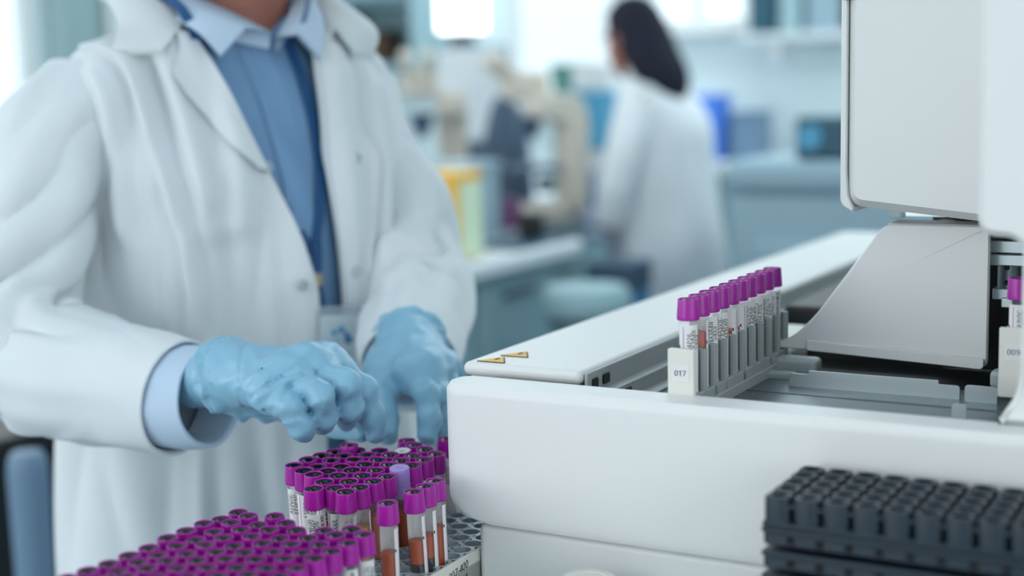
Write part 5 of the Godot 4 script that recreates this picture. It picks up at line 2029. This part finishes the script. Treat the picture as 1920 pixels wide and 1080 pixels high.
	for x in [-0.09, 0.09]:
		var sf := BodyField.new()
		sf.bone(Vector3(x, 0.045, -0.06), Vector3(x * 1.2, 0.038, 0.13), 0.042, 0.036)
		var ss := Shape.new()
		net(ss, func(p: Vector3) -> float: return maxf(sf.d(p), 0.002 - p.y), Vector3(x - 0.1, -0.02, -0.15), Vector3(x + 0.1, 0.12, 0.25), 0.012)
		part(o, "shoe", ss.mesh(), mats.frame_white)

# ---------------------------------------------------------------- the room behind

func boxpart(o: Node3D, called: String, c: Vector3, size: Vector3, m: String, r := 0.006, seg := 2) -> MeshInstance3D:
	var s := Shape.new()
	s.rbox(c, size, r, seg)
	return part(o, called, s.mesh(), mats[m])


func microscope(u: float, y: float, w: float, turn: float, h: float, label: String) -> void:
	var o := mthing("microscope", label, "microscope", u, y, w, "microscopes on the bench")
	o.rotation.y += turn
	o.scale = Vector3.ONE * h / 0.5
	boxpart(o, "base", Vector3(0, 0.03, 0.0), Vector3(0.20, 0.06, 0.26), "beige", 0.02, 3)
	var s := Shape.new()
	s.x = Transform3D(Basis(Vector3.UP, PI / 2), Vector3(0.045, 0, 0))
	s.plate(soften(PackedVector2Array([Vector2(0.06, 0.04), Vector2(0.13, 0.04), Vector2(0.135, 0.33), Vector2(0.10, 0.40), Vector2(-0.05, 0.40), Vector2(-0.05, 0.33), Vector2(0.055, 0.31)]), [0.01, 0.02, 0.04, 0.03, 0.02, 0.02, 0.03], 5), 0.0, 0.09, 0.008)
	part(o, "arm", s.mesh(), mats.beige)
	boxpart(o, "stage", Vector3(0, 0.17, 0.01), Vector3(0.17, 0.018, 0.15), "slate", 0.004)
	s = Shape.new()
	s.x = Transform3D(Basis(), Vector3(0, 0.26, 0.0))
	s.lathe(PackedVector2Array([Vector2(0, 0), Vector2(0.014, 0.0), Vector2(0.035, 0.045), Vector2(0.04, 0.075), Vector2(0, 0.075)]), 20)
	part(o, "nosepiece", s.mesh(), mats.slate)
	boxpart(o, "head", Vector3(0, 0.425, 0.02), Vector3(0.11, 0.09, 0.13), "beige", 0.025, 3)
	for x in [-0.032, 0.032]:
		s = Shape.new()
		s.tube(PackedVector3Array([Vector3(x, 0.44, 0.06), Vector3(x, 0.50, 0.13), Vector3(x, 0.51, 0.142)]), [0.017, 0.017, 0.020], 14)
		part(o, "eyepiece", s.mesh(), mats.beige)
	for x in [-0.06, 0.06]:
		s = Shape.new()
		s.x = Transform3D(Basis(Vector3.BACK, PI / 2), Vector3(x, 0.11, -0.09))
		s.lathe(PackedVector2Array([Vector2(0, -0.016), Vector2(0.026, -0.016), Vector2(0.026, 0.016), Vector2(0, 0.016)]), 20)
		part(o, "focus_knob", s.mesh(), mats.slate)


func crate(called: String, label: String, category: String, u: float, y: float, w: float, size: Vector3, m: String, lid := "") -> Node3D:
	# a rounded container with a rim or lid
	var o := mthing(called, label, category, u, y, w)
	boxpart(o, "body", Vector3(0, size.y * 0.46, 0), Vector3(size.x, size.y * 0.92, size.z), m, minf(0.012, size.x * 0.2), 3)
	boxpart(o, "lid", Vector3(0, size.y * 0.95, 0), Vector3(size.x + 0.008, size.y * 0.10, size.z + 0.008), lid if lid != "" else m, 0.006, 2)
	return o


func build_background() -> void:
	# near bench along the left of the aisle: worktop, drawer fronts, plinth
	var o := mthing("lab_bench", "white-topped lab bench with grey-blue drawers beyond the near person's sleeve", "bench", -1.385, 0, 2.14)
	boxpart(o, "worktop", Vector3(-0.36, 0.88, 0.0), Vector3(0.72, 0.045, 0.96), "bench_white", 0.012, 3)
	boxpart(o, "cabinet", Vector3(-0.40, 0.48, 0.0), Vector3(0.62, 0.76, 0.90), "cabinet_grey", 0.006)
	boxpart(o, "plinth", Vector3(-0.42, 0.05, 0.0), Vector3(0.56, 0.10, 0.86), "slate", 0.004)
	for i in 2:
		for j in 3:
			var d := boxpart(o, "drawer", Vector3(-0.082, 0.735 - j * 0.235, -0.225 + 0.45 * i), Vector3(0.022, 0.215, 0.43), "cabinet_teal" if j == 0 else "cabinet_grey", 0.004)
			boxpart(d, "handle", Vector3(-0.062, 0.735 - j * 0.235 + 0.05, -0.225 + 0.45 * i), Vector3(0.022, 0.014, 0.16), "dull_steel", 0.005)
	# sharps container
	o = mthing("sharps_container", "bright yellow sharps container with a pale label, standing on the near bench behind the sleeve", "sharps bin", -1.49, 0.9025, 2.13)
	boxpart(o, "body", Vector3(-0.022, 0.105, 0.018), Vector3(0.135, 0.21, 0.125), "yellow_plastic", 0.012, 3)
	boxpart(o, "lid", Vector3(-0.022, 0.214, 0.018), Vector3(0.140, 0.014, 0.130), "yellow_plastic", 0.006, 3)
	boxpart(o, "label", Vector3(0.0465, 0.10, 0.018), Vector3(0.002, 0.185, 0.105), "label_pale", 0.0008, 1)
	# things along the near bench
	o = crate("analysis_unit", "grey bench instrument with a sloping front beside the yellow container", "instrument", -1.76, 0.9025, 2.48, Vector3(0.26, 0.22, 0.22), "cabinet_grey")
	boxpart(o, "dark_panel", Vector3(0.132, 0.10, 0.0), Vector3(0.004, 0.10, 0.15), "analyzer_blue", 0.002)
	crate("storage_box", "small black box on the bench end by the woman's hands", "box", -1.50, 0.9085, 2.53, Vector3(0.06, 0.07, 0.06), "black")
	o = mthing("bench_mat", "teal work mat on the bench end under the small boxes", "mat", -1.50, 0.9025, 2.44)
	boxpart(o, "mat", Vector3(0, 0.003, 0.0), Vector3(0.18, 0.006, 0.30), "teal_dark", 0.002)
	# island bench with the optical instruments
	o = mthing("island_bench", "second white bench farther back carrying microscopes, monitor and coloured boxes", "bench", -2.09, 0, 3.45)
	boxpart(o, "worktop", Vector3(-0.10, 0.88, 0.0), Vector3(0.90, 0.045, 1.54), "bench_white", 0.012, 3)
	boxpart(o, "cabinet", Vector3(-0.10, 0.46, 0.0), Vector3(0.80, 0.80, 1.44), "cabinet_teal", 0.006)
	for j in 3:
		var d := boxpart(o, "drawer", Vector3(-0.10, 0.735 - j * 0.235, 0.73), Vector3(0.76, 0.215, 0.02), "cabinet_grey", 0.004)
		boxpart(d, "handle", Vector3(-0.10, 0.785 - j * 0.235, 0.75), Vector3(0.2, 0.014, 0.022), "dull_steel", 0.005)
	microscope(-2.10, 0.9025, 2.92, 0.5, 0.52, "tall beige microscope nearest the white-coated sleeve, left of the monitor")
	microscope(-1.76, 0.9025, 3.02, -0.5, 0.50, "beige microscope nearest the woman, right of the dark cover")
	o = mthing("monitor", "monitor with a pale blue screen between the two microscopes", "monitor", -2.18, 0.9025, 3.38)
	o.rotation.y += 0.35
	boxpart(o, "foot", Vector3(0, 0.008, 0), Vector3(0.2, 0.016, 0.16), "slate", 0.006)
	boxpart(o, "stem", Vector3(0, 0.13, -0.02), Vector3(0.05, 0.24, 0.03), "slate", 0.008)
	boxpart(o, "housing", Vector3(0, 0.40, 0.0), Vector3(0.26, 0.34, 0.03), "cabinet_grey", 0.01)
	var s := Shape.new()
	s.rbox(Vector3(0, 0.40, 0.017), Vector3(0.235, 0.31, 0.004), 0.001)
	part(o, "screen", s.mesh(), lit("screen_glow", Color(0.55, 0.78, 0.88), 0.22))
	# bright inspection lamp on a black stand
	o = mthing("inspection_lamp", "brilliant white square inspection lamp on a black stem above the monitor", "lamp", -2.36, 0.9025, 3.62)
	o.rotation.y += YAW
	boxpart(o, "foot", Vector3(0, 0.012, 0), Vector3(0.18, 0.024, 0.18), "black", 0.008)
	boxpart(o, "stem", Vector3(0, 0.29, 0), Vector3(0.022, 0.55, 0.022), "slate", 0.006)
	boxpart(o, "joint", Vector3(0, 0.585, 0), Vector3(0.095, 0.06, 0.05), "black", 0.015, 3)
	boxpart(o, "lamp_head", Vector3(0, 0.735, -0.025), Vector3(0.20, 0.24, 0.05), "frame_white", 0.02, 3)
	s = Shape.new()
	s.rbox(Vector3(0, 0.735, 0.004), Vector3(0.175, 0.215, 0.012), 0.004, 2)
	part(o, "lamp_panel", s.mesh(), lit("lamp_glow", Color(0.97, 1.0, 1.0), 5.0))
	var al := AreaLight3D.new()
	al.name = "lamp_light"
	al.area_size = Vector2(0.17, 0.21)
	al.area_normalize_energy = false
	al.light_color = Color(0.97, 1.0, 1.0)
	al.light_energy = 1.2
	al.shadow_enabled = true
	al.set("area_range", 12.0)
	o.add_child(al)
	al.position = Vector3(0, 0.735, 0.014)
	al.rotation.y = PI
	# dark cover, a soft four-sided hood
	o = mthing("dust_cover", "slate-blue peaked dust cover standing between the microscopes", "cover", -1.96, 0.9025, 3.21)
	o.scale = Vector3(0.85, 1.0, 0.85)
	s = Shape.new()
	var p := PackedVector3Array()
	for r in [[0.105, 0.0], [0.10, 0.10], [0.085, 0.24], [0.05, 0.36], [0.02, 0.40], [0.001, 0.405]]:
		for c in 24:
			var a := TAU * c / 24
			var rr: float = r[0] / pow(pow(absf(cos(a)), 4.0) + pow(absf(sin(a)), 4.0), 0.25)
			p.append(Vector3(cos(a) * rr, r[1], sin(a) * rr * 0.8))
	s.grid(p, 6, 24, true)
	part(o, "hood", s.mesh(), mats.slate)
	boxpart(o, "hem", Vector3(0, 0.008, 0), Vector3(0.215, 0.016, 0.175), "slate", 0.005)
	crate("reagent_box", "cyan reagent box stacked behind the woman's shoulder on the island bench", "box", -1.80, 1.105, 3.56, Vector3(0.15, 0.20, 0.14), "cyan_box")
	crate("carton", "white carton under the cyan reagent box", "carton", -1.80, 0.9025, 3.56, Vector3(0.15, 0.20, 0.15), "frame_white")
	crate("reagent_box", "small white box on top of the cyan reagent box", "box", -1.80, 1.308, 3.56, Vector3(0.12, 0.085, 0.1), "frame_white")
	crate("reagent_box", "tall grey-green box left of the cyan reagent box", "box", -1.98, 0.9025, 3.74, Vector3(0.10, 0.50, 0.12), "green_box")
	crate("glove_box", "blue box on the near side of the island bench below the cyan box", "box", -1.80, 0.9025, 3.40, Vector3(0.09, 0.13, 0.12), "blue_box")
	crate("tip_box", "small magenta box on the bench end beside the woman's hands", "box", -1.72, 0.9025, 2.80, Vector3(0.06, 0.09, 0.06), "magenta_box")
	crate("sample_bin", "pale grey bin on the island bench in front of the tall beige microscope", "bin", -2.28, 0.9025, 2.80, Vector3(0.16, 0.20, 0.14), "cabinet_teal")
	# stool by the bench end
	o = mthing("lab_stool", "round grey lab stool pushed against the near bench", "stool", -1.20, 0, 2.26)
	s = Shape.new()
	s.x = Transform3D(Basis(), Vector3(0, 0.77, 0))
	s.lathe(PackedVector2Array([Vector2(0, -0.02), Vector2(0.10, -0.02), Vector2(0.115, 0.0), Vector2(0.115, 0.03), Vector2(0.10, 0.055), Vector2(0, 0.06)]), 28)
	part(o, "seat", s.mesh(), mats.cabinet_teal)
	boxpart(o, "seat_ring", Vector3(0, 0.742, 0), Vector3(0.15, 0.016, 0.15), "black", 0.006)
	s = Shape.new()
	s.lathe(PackedVector2Array([Vector2(0, 0.06), Vector2(0.03, 0.06), Vector2(0.03, 0.40), Vector2(0.02, 0.41), Vector2(0.02, 0.75), Vector2(0, 0.75)]), 16)
	part(o, "column", s.mesh(), mats.dull_steel)
	for k in 5:
		s = Shape.new()
		var a := TAU * k / 5
		s.tube(PackedVector3Array([Vector3(0, 0.09, 0), Vector3(sin(a) * 0.16, 0.07, cos(a) * 0.16), Vector3(sin(a) * 0.24, 0.055, cos(a) * 0.24)]), [0.018, 0.014, 0.012], 10)
		var leg := part(o, "leg", s.mesh(), mats.black)
		s = Shape.new()
		s.tube(PackedVector3Array([Vector3(sin(a) * 0.24 - 0.012, 0.026, cos(a) * 0.24), Vector3(sin(a) * 0.24 + 0.012, 0.026, cos(a) * 0.24)]), 0.026, 14)
		part(leg, "castor", s.mesh(), mats.black)
	crate("waste_bin", "dark blue waste bin on the floor at the end of the near bench", "bin", -1.36, 0, 2.80, Vector3(0.13, 0.82, 0.16), "blue_box", "slate")
	# large analyser across the aisle
	o = mthing("floor_analyzer", "large pale floor-standing analyser behind the loading rail, right of the woman", "analyzer", -0.40, 0, 3.1)
	boxpart(o, "body", Vector3(0.0, 0.52, 0.05), Vector3(1.12, 1.04, 0.86), "analyzer_blue", 0.03, 3)
	boxpart(o, "top_cover", Vector3(0.0, 1.08, 0.05), Vector3(1.14, 0.085, 0.88), "analyzer_blue", 0.03, 3)
	boxpart(o, "front_door", Vector3(0.0, 0.60, 0.485), Vector3(0.96, 0.62, 0.02), "analyzer_blue", 0.008)
	o = mthing("control_box", "dark teal instrument with a round dial on top of the floor analyser", "instrument", -0.70, 1.1235, 2.68)
	boxpart(o, "body", Vector3(0.03, 0.055, 0.0), Vector3(0.22, 0.11, 0.10), "teal_dark", 0.012, 3)
	s = Shape.new()
	s.x = Transform3D(Basis(Vector3.RIGHT, PI / 2), Vector3(-0.04, 0.058, 0.05))
	s.lathe(PackedVector2Array([Vector2(0.0, 0.004), Vector2(0.024, 0.004), Vector2(0.026, 0.008), Vector2(0.030, 0.008), Vector2(0.032, 0.0)]), 28)
	part(o, "dial", s.mesh(), mats.cyan_box)
	o = crate("plastic_crate", "bright blue plastic crate on the far counter just right of the woman's back", "crate", -1.82, 1.0025, 4.72, Vector3(0.115, 0.27, 0.16), "bright_blue")
	crate("plastic_crate", "slate-blue crate right of the bright blue crate on the far counter", "crate", -1.665, 1.0025, 4.76, Vector3(0.13, 0.20, 0.16), "slate_pale")
	o = mthing("wall_counter", "pale counter along the far wall carrying the blue crates", "counter", -1.35, 0, 4.72)
	boxpart(o, "top", Vector3(0, 0.98, 0), Vector3(1.9, 0.045, 0.52), "bench_white", 0.008)
	boxpart(o, "cabinet", Vector3(0, 0.48, -0.02), Vector3(1.84, 0.95, 0.46), "cabinet_teal", 0.005)
	for i in 4:
		var dd := boxpart(o, "door", Vector3(-0.69 + 0.46 * i, 0.50, 0.22), Vector3(0.44, 0.84, 0.02), "cabinet_teal", 0.004)
		boxpart(dd, "handle", Vector3(-0.69 + 0.46 * i + 0.16, 0.72, 0.238), Vector3(0.016, 0.14, 0.018), "dull_steel", 0.004)
	# shelf on the far wall with folders and boxes
	o = mthing("wall_shelf", "white wall shelf below the far windows", "shelf", -1.05, 1.50, 4.86)
	boxpart(o, "board", Vector3(0, 0, 0.02), Vector3(1.3, 0.03, 0.24), "bench_white", 0.004)
	for x in [-0.5, 0.5]:
		boxpart(o, "bracket", Vector3(x, -0.05, 0.05), Vector3(0.03, 0.08, 0.16), "frame_white", 0.004)
	var files := [[-1.62, 0.11, "teal_dark", "teal"], [-1.50, 0.09, "cabinet_teal", "pale teal"], [-1.36, 0.14, "cabinet_grey", "grey-blue"], [-1.22, 0.08, "brown", "brown"], [-1.12, 0.08, "slate", "dark slate"], [-0.98, 0.14, "frame_white", "white"]]
	for f in files:
		crate("file_box", "%s file box on the far wall shelf" % f[3], "file box", f[0], 1.516, 4.84, Vector3(f[1], 0.26, 0.16), f[2])
	# wall cabinet with a brown box, left of the lamp
	o = mthing("wall_cabinet", "teal wall cupboard with a brown parcel in its open bay, left of the inspection lamp", "cupboard", -3.50, 1.42, 4.83)
	boxpart(o, "back_panel", Vector3(0, 0.45, -0.14), Vector3(0.46, 0.9, 0.02), "cabinet_teal", 0.003)
	boxpart(o, "bottom_board", Vector3(0, 0.012, 0), Vector3(0.46, 0.024, 0.28), "cabinet_teal", 0.003)
	boxpart(o, "shelf_board", Vector3(0, 0.31, 0), Vector3(0.44, 0.02, 0.26), "cabinet_teal", 0.003)
	for x in [-0.23, 0.23]:
		boxpart(o, "side_panel", Vector3(x, 0.45, 0), Vector3(0.02, 0.9, 0.28), "cabinet_teal", 0.003)
	boxpart(o, "door", Vector3(0, 0.61, 0.145), Vector3(0.45, 0.56, 0.018), "cabinet_grey", 0.004)
	crate("parcel", "brown parcel in the open bay of the wall cupboard", "parcel", -3.55, 1.446, 4.83, Vector3(0.16, 0.16, 0.16), "brown")
	# pilaster and pipe by the left window
	s = Shape.new()
	s.rbox(Vector3(0.05, HIGH / 2, 0.0), Vector3(0.10, HIGH, 0.34), 0.006, 2)
	struct("trim_1", s.mesh(), mats.pilaster, mt(U0, 0, 3.52), -YAW)
	o = mthing("wall_pipe", "thin white pipe running up beside the grey-green pilaster", "pipe", U0 + 0.13, 0, 3.60)
	s = Shape.new()
	s.lathe(PackedVector2Array([Vector2(0, 0), Vector2(0.02, 0), Vector2(0.02, HIGH - 0.01), Vector2(0, HIGH - 0.01)]), 14)
	part(o, "pipe", s.mesh(), mats.frame_white)
	for y in [0.6, 1.4, 2.2]:
		boxpart(o, "bracket", Vector3(-0.015, y, 0), Vector3(0.05, 0.02, 0.05), "dull_steel", 0.004)
	# dark counter low on the left behind the sleeve
	o = mthing("dark_counter", "black low counter behind the white coat at the lower left", "counter", -2.05, 0, 1.12)
	boxpart(o, "top", Vector3(0, 0.715, 0), Vector3(0.86, 0.03, 0.90), "black", 0.006)
	boxpart(o, "cabinet", Vector3(-0.02, 0.35, -0.02), Vector3(0.80, 0.70, 0.84), "screen_off", 0.004)
	o = mthing("steel_cylinder", "pale upright cylinder standing in front of the black counter at the lower left", "cylinder", -1.375, 0, 0.60)
	s = Shape.new()
	s.lathe(PackedVector2Array([Vector2(0, 0), Vector2(0.024, 0), Vector2(0.026, 0.004), Vector2(0.032, 0.74), Vector2(0.030, 0.76), Vector2(0.024, 0.772), Vector2(0, 0.776)]), 28)
	part(o, "cylinder", s.mesh(), mats.slate_pale)
	s = Shape.new()
	s.lathe(PackedVector2Array([Vector2(0, 0), Vector2(0.05, 0), Vector2(0.05, 0.012), Vector2(0.028, 0.02), Vector2(0, 0.02)]), 24)
	part(o, "foot", s.mesh(), mats.dull_steel)
